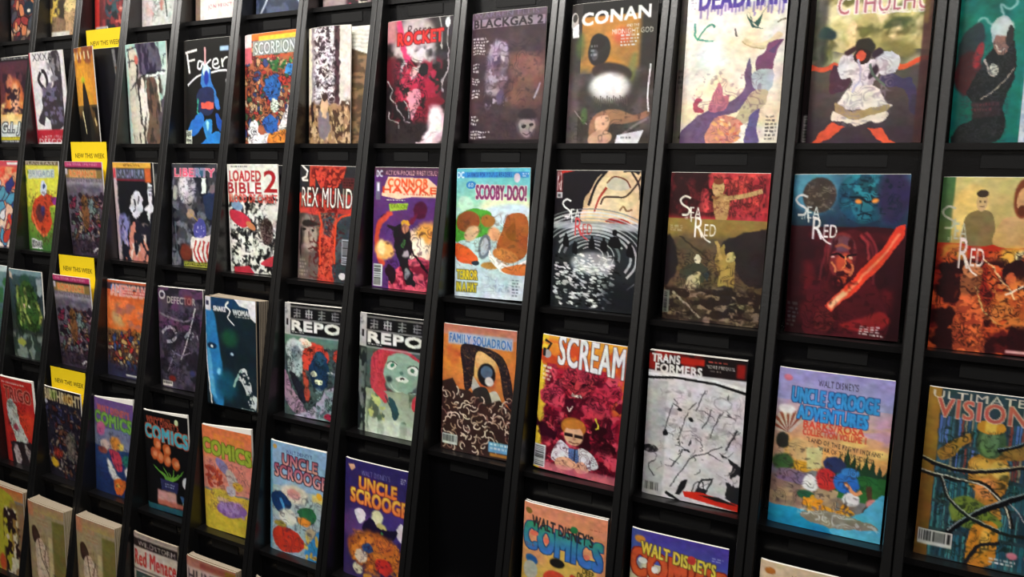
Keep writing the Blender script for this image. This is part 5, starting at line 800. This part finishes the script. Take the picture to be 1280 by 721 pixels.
def r5c7(a):
    a.r(0, 0, 1, 1, 'c0a8a0'); a.g(0, .09, 'a86858', 'b07c6c'); a.r(.3, .03, .9, .08, '8c3c34', .01, .7); a.r(.8, .02, 1, .09, '8c6428', .02); a.t('HUNTER', .06, .12, .95, .24, '3c3438', bold=.008); a.n(0, .3, 1, 1, '7c6460', .15, .5, 531, .1)
def r5c6(a): a.r(0, 0, 1, 1, 'c8c0b0'); a.t('STRANGER', .1, .1, .9, .2, '383034', bold=.01)
def plain(c1, c2='', sp=''):
    def fn(a):
        a.g(0, 1, c1, c2 or c1)
        if sp: a.r(0, 0, .1, 1, sp)
        a.n(0, .1, 1, 1, c2 or c1, .2, .5, 7, .2)
    return fn
def r0c12(a): a.r(0, 0, 1, 1, '5c3038'); a.d(0, .5, 1, 1, ['a83c3c', 'e88c60', '2c2c3c', 'c85c50', '4c4c58', 'e0b898'], 60, .12, 601, 2, ink='181018'); a.e(.6, .62, .16, .08, '1c2c3c'); a.e(.6, .65, .05, .02, 'e0d8c8'); a.r(0, .92, 1, 1, '241c24', .03, .6)
def r0c11(a): a.r(0, 0, 1, 1, '3c3028'); a.n(0, .5, 1, .85, 'e0c058', .2, .5, 611, .1); a.p('c8a078', .5, .6, .8, .62, .8, 1, .5, 1, sm=1); a.p('8c7058', .1, .75, .5, .8, .5, 1, .1, 1, b=.02); a.e(.65, .66, .2, .07, 'e8d090', 0, .02); a.k(0, .6, 1, 1, '3c2c20', .12, .03, 67, .6); a.r(.08, .93, .6, .99, 'd8d4cc')
def r0c10(a): a.r(0, 0, 1, 1, '5c1c20'); a.r(0, .5, .16, .95, 'b82c28'); a.e(.5, .72, .2, .14, '2c4c58', 0, .03); a.n(.2, .5, 1, 1, '8c3034', .12, .5, 621, .1); a.n(.3, .5, 1, 1, '1c2028', .12, .55, 622, .1); a.d(.6, .75, 1, 1, ['c85c50', 'e0a090', '7c4c8c'], 18, .06, 4); a.bar(.04, .93, .38, 1, 0)
def r0c9(a): a.r(0, 0, 1, 1, 'cfd0cc'); a.k(.1, .5, .95, .95, '585c58', .16, .03, 68, .8); a.n(.1, .6, .6, .9, 'b87870', .14, .58, 631, .08); a.l('38403c', .03, .5, .6, .6, .75, .64, .9); a.n(.5, .5, 1, 1, 'b0b8b4', .2, .5, 632, .1); a.r(0, .7, .3, 1, 'd8c8cc', .05, .7)
def r0c8(a): a.r(0, 0, 1, 1, 'e4e0dc'); a.r(0, 0, .14, 1, '8c7468'); a.t('LARRY YOUNG', .28, .72, .95, .77, '4c3c40', bold=.004, dv=-.01); a.t('JON PROCTOR', .3, .84, .95, .885, 'b86070', bold=.004, dv=-.01)
def r0c7(a): a.r(0, 0, 1, 1, '2c3448'); a.n(0, .5, 1, 1, '48506c', .14, .5, 641, .1); a.l('b8c0d0', .03, .1, 1, .25, .85, .34, .7); a.l('b8c0d0', .03, .7, .7, .8, .85, .95, .97)
def r0c6(a): a.r(0, 0, 1, 1, '6c5458'); a.n(0, .5, 1, 1, '988488', .14, .5, 651, .1); a.e(.6, .95, .16, .05, 'c83c5c', 0, .01); a.n(.5, .8, 1, 1, 'e0d8c8', .1, .5, 652, .06); a.n(.4, .8, 1, 1, '281c20', .1, .55, 653, .06)

# ---------------------------------------------------------------- comic books
CW, CH = 0.168, 0.26
def bend(u, v, belly, hook):
    """depth (towards +Y) of the sheet at u, v (v = 0 at the foot)"""
    sp = np.clip(1 - u / .11, 0, 1)
    return .0035 * sp ** 2 - belly * np.sin(np.pi * u) * (.4 + .6 * v) + hook * np.clip(v - .75, 0, 1) ** 2 * 8 * u
def sheet(name, w, h, nx, ny, y0, belly, hook, cols=None):
    U, V = np.meshgrid(np.linspace(0, 1, nx), np.linspace(1, 0, ny))      # row 0 = top
    v = np.stack([(U - .5) * w, bend(U, V, belly, hook) + y0, V * h], -1).reshape(-1, 3)
    i = np.arange((ny - 1) * (nx - 1)); r = i // (nx - 1); c = i % (nx - 1); a = r * nx + c
    f = np.stack([a, a + nx, a + nx + 1, a + 1], 1)
    me = bpy.data.meshes.new(name)
    me.vertices.add(len(v)); me.vertices.foreach_set('co', v.ravel())
    me.loops.add(len(f) * 4); me.loops.foreach_set('vertex_index', f.ravel().astype(np.int32))
    me.polygons.add(len(f)); me.polygons.foreach_set('loop_start', np.arange(len(f), dtype=np.int32) * 4)
    me.polygons.foreach_set('use_smooth', np.ones(len(f), bool))
    me.update(calc_edges=True)
    if cols is not None:
        at = me.attributes.new('print', 'FLOAT_COLOR', 'POINT')
        at.data.foreach_set('color', np.concatenate([cols.reshape(-1, 3), np.ones((nx * ny, 1))], 1).astype(np.float32).ravel())
    return me
def block(name, w, h, y0, th, belly, hook, nx=15, ny=15, fan=0.0):
    U, V = np.meshgrid(np.linspace(0, 1, nx), np.linspace(0, 1, ny))
    ex = 1 + fan * U / h * (V > .5)   # inner pages rise over a curled cover corner
    zf = bend(U, V, belly, hook); n = nx * ny
    A = np.stack([(U - .5) * w, zf + y0, V * h * ex], -1).reshape(-1, 3)
    B = np.stack([(U - .5) * w + 0.0, zf + y0 + th, V * h * ex], -1).reshape(-1, 3)
    F = []
    for r in range(ny - 1):
        for c in range(nx - 1):
            a = r * nx + c
            F.append((a, a + 1, a + nx + 1, a + nx)); F.append((n + a, n + a + nx, n + a + nx + 1, n + a + 1))
    def side(idx):
        for a, b in zip(idx[:-1], idx[1:]): F.append((a, n + a, n + b, b))
    side([c for c in range(nx)]); side([(ny - 1) * nx + c for c in range(nx)][::-1]); side([r * nx for r in range(ny)][::-1]); side([r * nx + nx - 1 for r in range(ny)])
    me = mesh(name, np.concatenate([A, B]).tolist(), F)
    return me
def comic(art, label, pos, group=None, w=CW, h=CH, th=.0025, belly=.0015, hook=0.0, res=None, paper=None, fan=0.0, protos={}):
    """pos = (x of foot centre, y of foot, z of foot, lean, tilt, yaw)"""
    x, y, z, lean, tilt, yaw = pos
    root = empty('comic_book')
    root.matrix_world = (Matrix.Translation((x, y, z)) @ Matrix.Rotation(yaw, 4, 'Z')
                         @ Matrix.Rotation(-lean, 4, 'X') @ Matrix.Rotation(tilt, 4, 'Y'))
    tag(root, label, 'comic book', group)
    nx, ny = res
    if isinstance(art, str): fm = protos[art]
    else:
        A = Art(nx, ny, '808080'); art(A)
        fm = (sheet('cover', w, h, nx, ny, -.0007, belly, hook, A.out()), block('pages', w - .001, h + .0006, 0, th, belly, hook, fan=fan))
        fm[0].materials.append(M_COVER); fm[1].materials.append(paper or M_PAGES)
    obj('cover', fm[0], root); obj('pages', fm[1], root)
    return root, fm
def place(c, r, gt, gb, ft=0.0, fb=0.0, w=CW, dy=0.0, dz=0.0, yaw=0.0):
    """left edge gt/gb inside the bay at head/foot, ft/fb = how far head/foot come forward"""
    x0, x1 = cell(c); z = ledge_z(r)
    yb = ledge_y(r) + .022 - fb + dy
    yt = ledge_y(r - 1) - .0171 - ft + dy
    lean = math.atan((yt - yb) / CH); tilt = math.atan((gt - gb) / CH)
    lift = abs(math.sin(tilt)) * w / 2 + .0004
    return ((x0 + gb + w / 2), yb, z + lift + dz, lean, tilt, yaw)

HI, MD, LO = (118, 182), (88, 136), (58, 90)
B, S = {}, {}
# key: (bay, row): art, res, gt, gb, ft, fb, label
BOOKS = {
 (0,1): (r1c0, HI, .003, .007, 0, 0, 'teal comic cover with a dark-clad soldier under a curl of smoke'),
 (1,1): (r1c1, HI, .010, .012, 0, 0, 'comic with a white-dressed figure stretching out orange arms on an ochre ground'),
 (2,1): (r1c2, HI, .014, .016, 0, 0, 'cream comic cover with a purple falling figure and small green birds'),
 (3,1): (r1c3, HI, .010, .011, 0, 0, 'dark painted comic cover with bold white title and orange glow round a hooded figure'),
 (4,1): (r1c4, HI, .009, .011, 0, 0, 'dim purple-grey comic cover with two ghostly faces and a white text column'),
 (5,1): (r1c5, MD, .011, .013, 0, 0, 'dark comic cover with a red lettered title and a white rocket trail'),
 (7,1): (r1c7, MD, .008, .014, 0, 0, 'comic packed with small orange figures round a blue fighter, chrome title on top'),
 (8,1): (r1c8, MD, .008, .010, 0, 0, 'black comic cover with handwritten white title and a blue figure with red belt'),
 (9,1): (r1c9, LO, .003, .004, .016, 0, 'pale mint comic cover with a long brown-grey robed figure'),
 (11,1): (r1c11, LO, .001, .002, .028, .006, 'white comic cover with a dark kneeling silhouette and red foot band'),
 (12,1): (r1c12, LO, .008, .008, 0, 0, 'violet comic cover with a burning figure and white block title at its foot'),
 (0,2): (r2c0, HI, .003, .006, 0, 0, 'red comic cover with a sword fight below two men on cream'),
 (1,2): (r2c1, HI, .003, .008, 0, 0, 'comic with a blue demon face over a man gripping a glowing red sword'),
 (2,2): (r2c2, HI, .015, .016, 0, 0, 'comic with a pinned figure on red above a sepia sea battle'),
 (3,2): (r2c3, HI, .010, .012, 0, 0, 'comic with a tilted pale face above black and white swirling water'),
 (4,2): (r2c4, HI, .008, .014, 0, 0, 'light blue children\'s comic cover with brown and green cartoon shapes'),
 (5,2): (r2c5, MD, .014, .015, 0, 0, 'purple comic cover with an archer and orange lettered title over pink ground'),
 (6,2): (r2c6, MD, .015, .013, 0, 0, 'comic with a grey face beside a red ornate column and scratchy white title'),
 (7,2): (r2c7, MD, .005, .008, .013, 0, 'white comic cover with red block title and number 2 over a black ink brawl'),
 (8,2): (r2c8, MD, .008, .010, 0, 0, 'grey comic cover with a pink title and a striped flag robe'),
 (9,2): (r2c9, LO, .002, .003, .018, 0, 'black comic cover with a white mask face and an orange top band'),
 (10,2): (r2c10, LO, .007, .007, .022, 0, 'grey-violet battle comic with magenta strip, the upper of two alike'),
 (11,2): (r2c11, LO, .001, .001, .008, 0, 'lime and yellow comic cover with a red cloaked figure'),
 (12,2): (r2c12, LO, .008, .008, 0, 0, 'red, blue and white action comic cut by the left edge, second full row'),
 (0,3): (r3c0, HI, .012, .014, 0, 0, 'comic with a golden armoured figure wrapped in cables'),
 (1,3): (r3c1, HI, .010, .011, 0, 0, 'thick lavender and orange comic cover with blue lettering over a pine-lined lake'),
 (2,3): (r3c2, HI, .008, .011, 0, 0, 'comic with black line drawing on white under a black and red top band'),
 (3,3): (r3c3, HI, .017, .011, 0, 0, 'crimson comic cover with a red creature above a man in glasses'),
 (4,3): (r3c4, HI, .014, .017, 0, 0, 'orange comic cover with a dark masked figure over a heap of bones'),
 (5,3): (r3c5, MD, .014, .015, 0, 0, 'comic with a green-faced red-haired figure under a white block title'),
 (6,3): (r3c6, MD, .009, .014, 0, 0, 'comic with two robots before a red sun under a white block title'),
 (7,3): (r3c7, MD, .006, .010, .040, .034, 'dark comic cover with half a blue face, front of the pushed-out stack'),
 (8,3): (r3c8, MD, .008, .014, .005, 0, 'dark mauve comic cover with a pale blade slanting across it'),
 (9,3): (r3c9, LO, .002, .003, 0, 0, 'comic with an orange sky over a crowd and stars and stripes masthead'),
 (10,3): (r3c10, LO, .007, .007, .024, 0 , 'grey-violet battle comic with magenta strip, the lower of two alike'),
 (11,3): (r3c11, LO, .001, .001, .024, .012, 'dark comic cover with a green writhing creature'),
 (12,3): (r3c12, LO, .008, .008, 0, 0, 'pale green-grey comic cut by the left edge, third full row'),
 (1,4): (r4c1, MD, .010, .012, 0, 0, 'cream comic cover cut by the bottom edge below the lake comic'),
 (2,4): (r4c2, HI, .008, .012, 0, 0, 'violet-blue comic cover with orange and yellow lettering at the bottom edge'),
 (3,4): (r4c3, HI, .013, .015, 0, 0, 'salmon comic cover with green-blue bubble lettering at the bottom edge'),
 (5,4): (r4c5, MD, .014, .015, 0, 0, 'purple comic cover with yellow lettering beside the empty pocket'),
 (6,4): (r4c6, MD, .012, .012, .004, 0, 'pale blue comic cover with dark red lettering and a red foot'),
 (7,4): (r4c7, MD, .006, .010, .012, 0, 'salmon to yellow comic cover with lilac cartoon shapes and thick white page head'),
 (8,4): (r4c8, MD, .006, .013, .010, 0, 'black comic cover with orange tulips in a pot'),
 (9,4): (r4c9, LO, .002, .002, .004, 0, 'purple and blue comic cover with green lettering'),
 (10,4): (r4c10, LO, .006, .004, .016, 0, 'dark battle comic with a pale green and orange title under the lowest yellow card'),
 (11,4): (r4c11, LO, .001, .001, .020, 0, 'red comic cover with a pale statue, far left'),
 (11,5): (r5c11, LO, .001, .001, .014, .006, 'olive and orange comic at the far bottom left, front of its stack'),
 (10,5): (r5c10, LO, .006, .006, .030, .020, 'cream comic with a sketched figure, front of the left alike bottom stack'),
 (9,5): (r5c9, LO, .002, .002, .022, .014, 'cream comic with a sketched figure, front of the right alike bottom stack'),
 (8,5): (r5c8, LO, .008, .008, .004, 0, 'comic with red lettered title on cream, bottom row beside the cream stacks'),
 (7,5): (r5c7, LO, .006, .006, .018, .010, 'pinkish comic with dark title at the bottom edge, front of a small stack'),
 (6,5): (r5c6, LO, .008, .008, .004, 0, 'pale comic at the bottom edge below the light blue comic'),
 (12,0): (r0c12, LO, .008, .008, 0, 0, 'dark red comic with flames, leftmost in the cut-off top row'),
 (11,0): (r0c11, LO, .001, .001, 0, 0, 'brown and yellow comic, second from left in the cut-off top row'),
 (10,0): (r0c10, LO, .007, .007, 0, 0, 'red comic above the highest yellow card'),
 (9,0): (r0c9, LO, .002, .002, 0, 0, 'white sketchbook-like comic in the cut-off top row'),
 (8,0): (r0c8, LO, .008, .008, 0, 0, 'white comic with two lines of names in the cut-off top row'),
 (7,0): (r0c7, LO, .006, .006, 0, 0, 'dark blue comic in the cut-off top row'),
 (6,0): (r0c6, LO, .008, .008, 0, 0, 'pinkish grey comic, rightmost visible in the cut-off top row'),
}
WEDGE = {(9,4): .014, (7,4): .013, (8,4): .007, (11,4): .004, (9,3): .002, (6,4): .002, (12,1): .002}
THICK = {(1,3): .0034, (7,4): .005, (9,4): .0045, (8,4): .004, (11,4): .006, (6,4): .003, (5,4): .003, (2,4): .003, (3,4): .003, (1,4): .0035, (8,5): .004}
for (c, r), (fn, res, gt, gb, ft, fb, label) in BOOKS.items():
    rs = random.Random(c * 31 + r)
    bel = rs.uniform(.0006, .0022)
    wdt = CW - (.003 if c in (9, 11) else 0)
    comic(fn, label, place(c, r, gt, gb, ft, fb, wdt), w=wdt, th=THICK.get((c, r), .0028), belly=bel, res=res, fan=WEDGE.get((c, r), 0.0),
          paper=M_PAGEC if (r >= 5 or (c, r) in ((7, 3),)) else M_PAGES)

# comics that show behind or beside the front ones
ORD = ['first', 'second', 'third', 'fourth', 'fifth', 'sixth', 'seventh', 'rearmost']
def behind(c, r, fn, label, gt, gb, ft, fb, dy, res=LO, dz=0.0, w=CW, th=.0022, group=None, paper=None, yaw=0.0):
    return comic(fn, label, place(c, r, gt, gb, ft, fb, w, dy, dz, yaw), w=w, th=th, belly=.0008, res=res, group=group, paper=paper)
behind(1, 1, r1c1b, 'dark comic peeking out left behind the white-dressed figure comic', .001, .001, 0, 0, .0075, MD)
behind(2, 1, r1c2b, 'grey-brown comic peeking out left behind the cream comic', .001, .001, 0, 0, .0075, MD)
behind(7, 2, plain('1a1a1e', '3c1820'), 'black comic showing at the right behind the white brawl comic', .012, .012, 0, 0, .008)
behind(9, 2, plain('17171a', 'd8d8d8'), 'dark comic with white edge behind the mask face comic', .004, .004, 0, 0, .009, w=.164)
# pocket with the swirling tree comic: bent front copy and two more behind it
comic(r1c6, 'black and white swirling tree comic, bent, with sepia foot', place(6, 1, .004, .006, .004, 0, .125, 0, 0), w=.125, belly=.006, res=MD)
behind(6, 1, r1c6b, 'brown comic behind the bent tree comic, showing at its right', .013, .013, -.008, -.008, .004, w=.168)
# pocket under the highest yellow card
comic(r1c10, 'narrow gold booklet with a dark spire, tilted, under the highest yellow card', place(10, 1, .004, .016, .026, .012, .088), w=.088, belly=.004, res=LO)
behind(10, 1, r1c10b, 'black comic behind the narrow gold booklet', .007, .007, .014, 0, .012)
# stack pushed forward behind the blue face comic
g = 'cream-paged comics stacked behind the half blue face comic'
for i in range(8):
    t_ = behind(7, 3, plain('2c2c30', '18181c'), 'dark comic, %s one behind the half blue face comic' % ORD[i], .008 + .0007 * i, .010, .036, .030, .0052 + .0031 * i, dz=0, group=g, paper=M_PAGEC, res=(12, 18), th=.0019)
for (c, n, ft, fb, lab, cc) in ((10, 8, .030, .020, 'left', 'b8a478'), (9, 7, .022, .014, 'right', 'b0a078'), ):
    for i in range(n):
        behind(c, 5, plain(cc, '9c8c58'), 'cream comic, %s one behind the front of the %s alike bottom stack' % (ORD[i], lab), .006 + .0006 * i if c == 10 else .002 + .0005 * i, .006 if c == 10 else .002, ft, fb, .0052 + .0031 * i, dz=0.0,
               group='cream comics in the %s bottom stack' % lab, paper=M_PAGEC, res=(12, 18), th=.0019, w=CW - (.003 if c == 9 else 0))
for i in range(5):
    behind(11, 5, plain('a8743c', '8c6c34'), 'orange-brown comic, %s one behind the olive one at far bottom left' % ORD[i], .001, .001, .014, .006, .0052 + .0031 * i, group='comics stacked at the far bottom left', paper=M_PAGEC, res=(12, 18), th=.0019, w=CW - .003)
for i in range(4):
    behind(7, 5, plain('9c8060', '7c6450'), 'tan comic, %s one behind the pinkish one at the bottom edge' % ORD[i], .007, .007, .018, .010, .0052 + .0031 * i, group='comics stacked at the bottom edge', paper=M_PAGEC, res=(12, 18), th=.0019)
for (c, r, lab) in ((8, 3, 'mauve blade comic'), (6, 3, 'two robots comic'), (9, 3, 'orange sky comic'), (3, 4, 'salmon comic at the bottom edge'), (2, 3, 'line drawing comic'), (5, 2, 'archer comic')):
    q = BOOKS[(c, r)]
    behind(c, r, plain('2c2a2e', '1c1a1e'), 'second copy standing right behind the ' + lab, q[2], q[3], q[4], q[5], .0065, res=(12, 18), w=CW - (.003 if c == 9 else 0))

# ---------------------------------------------------------------- yellow cards over the comics of one bay
def text_mesh(txt, width, height):
    cu = bpy.data.curves.new('t', 'FONT'); cu.body = txt; cu.size = 1; cu.resolution_u = 2
    to = bpy.data.objects.new('t', cu); COL.objects.link(to)
    dg = bpy.context.evaluated_depsgraph_get(); me = bpy.data.meshes.new_from_object(to.evaluated_get(dg))
    bpy.data.objects.remove(to)
    n = len(me.vertices); co = np.zeros(n * 3); me.vertices.foreach_get('co', co); co = co.reshape(-1, 3)
    mn, mx = co.min(0), co.max(0)
    out = np.zeros_like(co); out[:, 0] = ((co[:, 0] - mn[0]) / (mx[0] - mn[0]) - .5) * width; out[:, 2] = (co[:, 1] - mn[1]) / (mx[1] - mn[1]) * height
    me.vertices.foreach_set('co', out.ravel()); me.update(); return me
card_text = text_mesh('NEW THIS WEEK', .128, .013); card_text.materials.append(M_INK)
for r, lab in ((1, 'highest yellow card, behind the narrow gold booklet'), (2, 'second highest yellow card, above the upper magenta-strip comic'),
               (3, 'third yellow card down, above the lower magenta-strip comic'), (4, 'lowest yellow card, above the dark battle comic')):
    x0, x1 = cell(10)
    ft = {1: .012, 2: .022, 3: .024, 4: .016}[r]
    yb = ledge_y(r - 1) - .0171 - ft + (.018 if r > 1 else .020)
    t_ = empty('yellow_card', (x0 + .018 + .0775, yb, ledge_z(r) + CH + .003))
    tag(t_, lab + ', reading NEW THIS WEEK', 'sign')
    zb = -CH - .002
    v = [(-.0775, 0, zb), (.0775, 0, zb), (.0775, 0, .052), (-.0775, 0, .052)]
    v += [(x, .0008, z) for x, y, z in v]
    obj('card', mesh('card', v, [(0, 1, 2, 3), (7, 6, 5, 4), (0, 4, 5, 1), (1, 5, 6, 2), (2, 6, 7, 3), (3, 7, 4, 0)]), t_, M_CARD)
    o = bpy.data.objects.new('lettering', card_text); COL.objects.link(o); o.parent = t_; o.location = (.004, -.0004, .008)
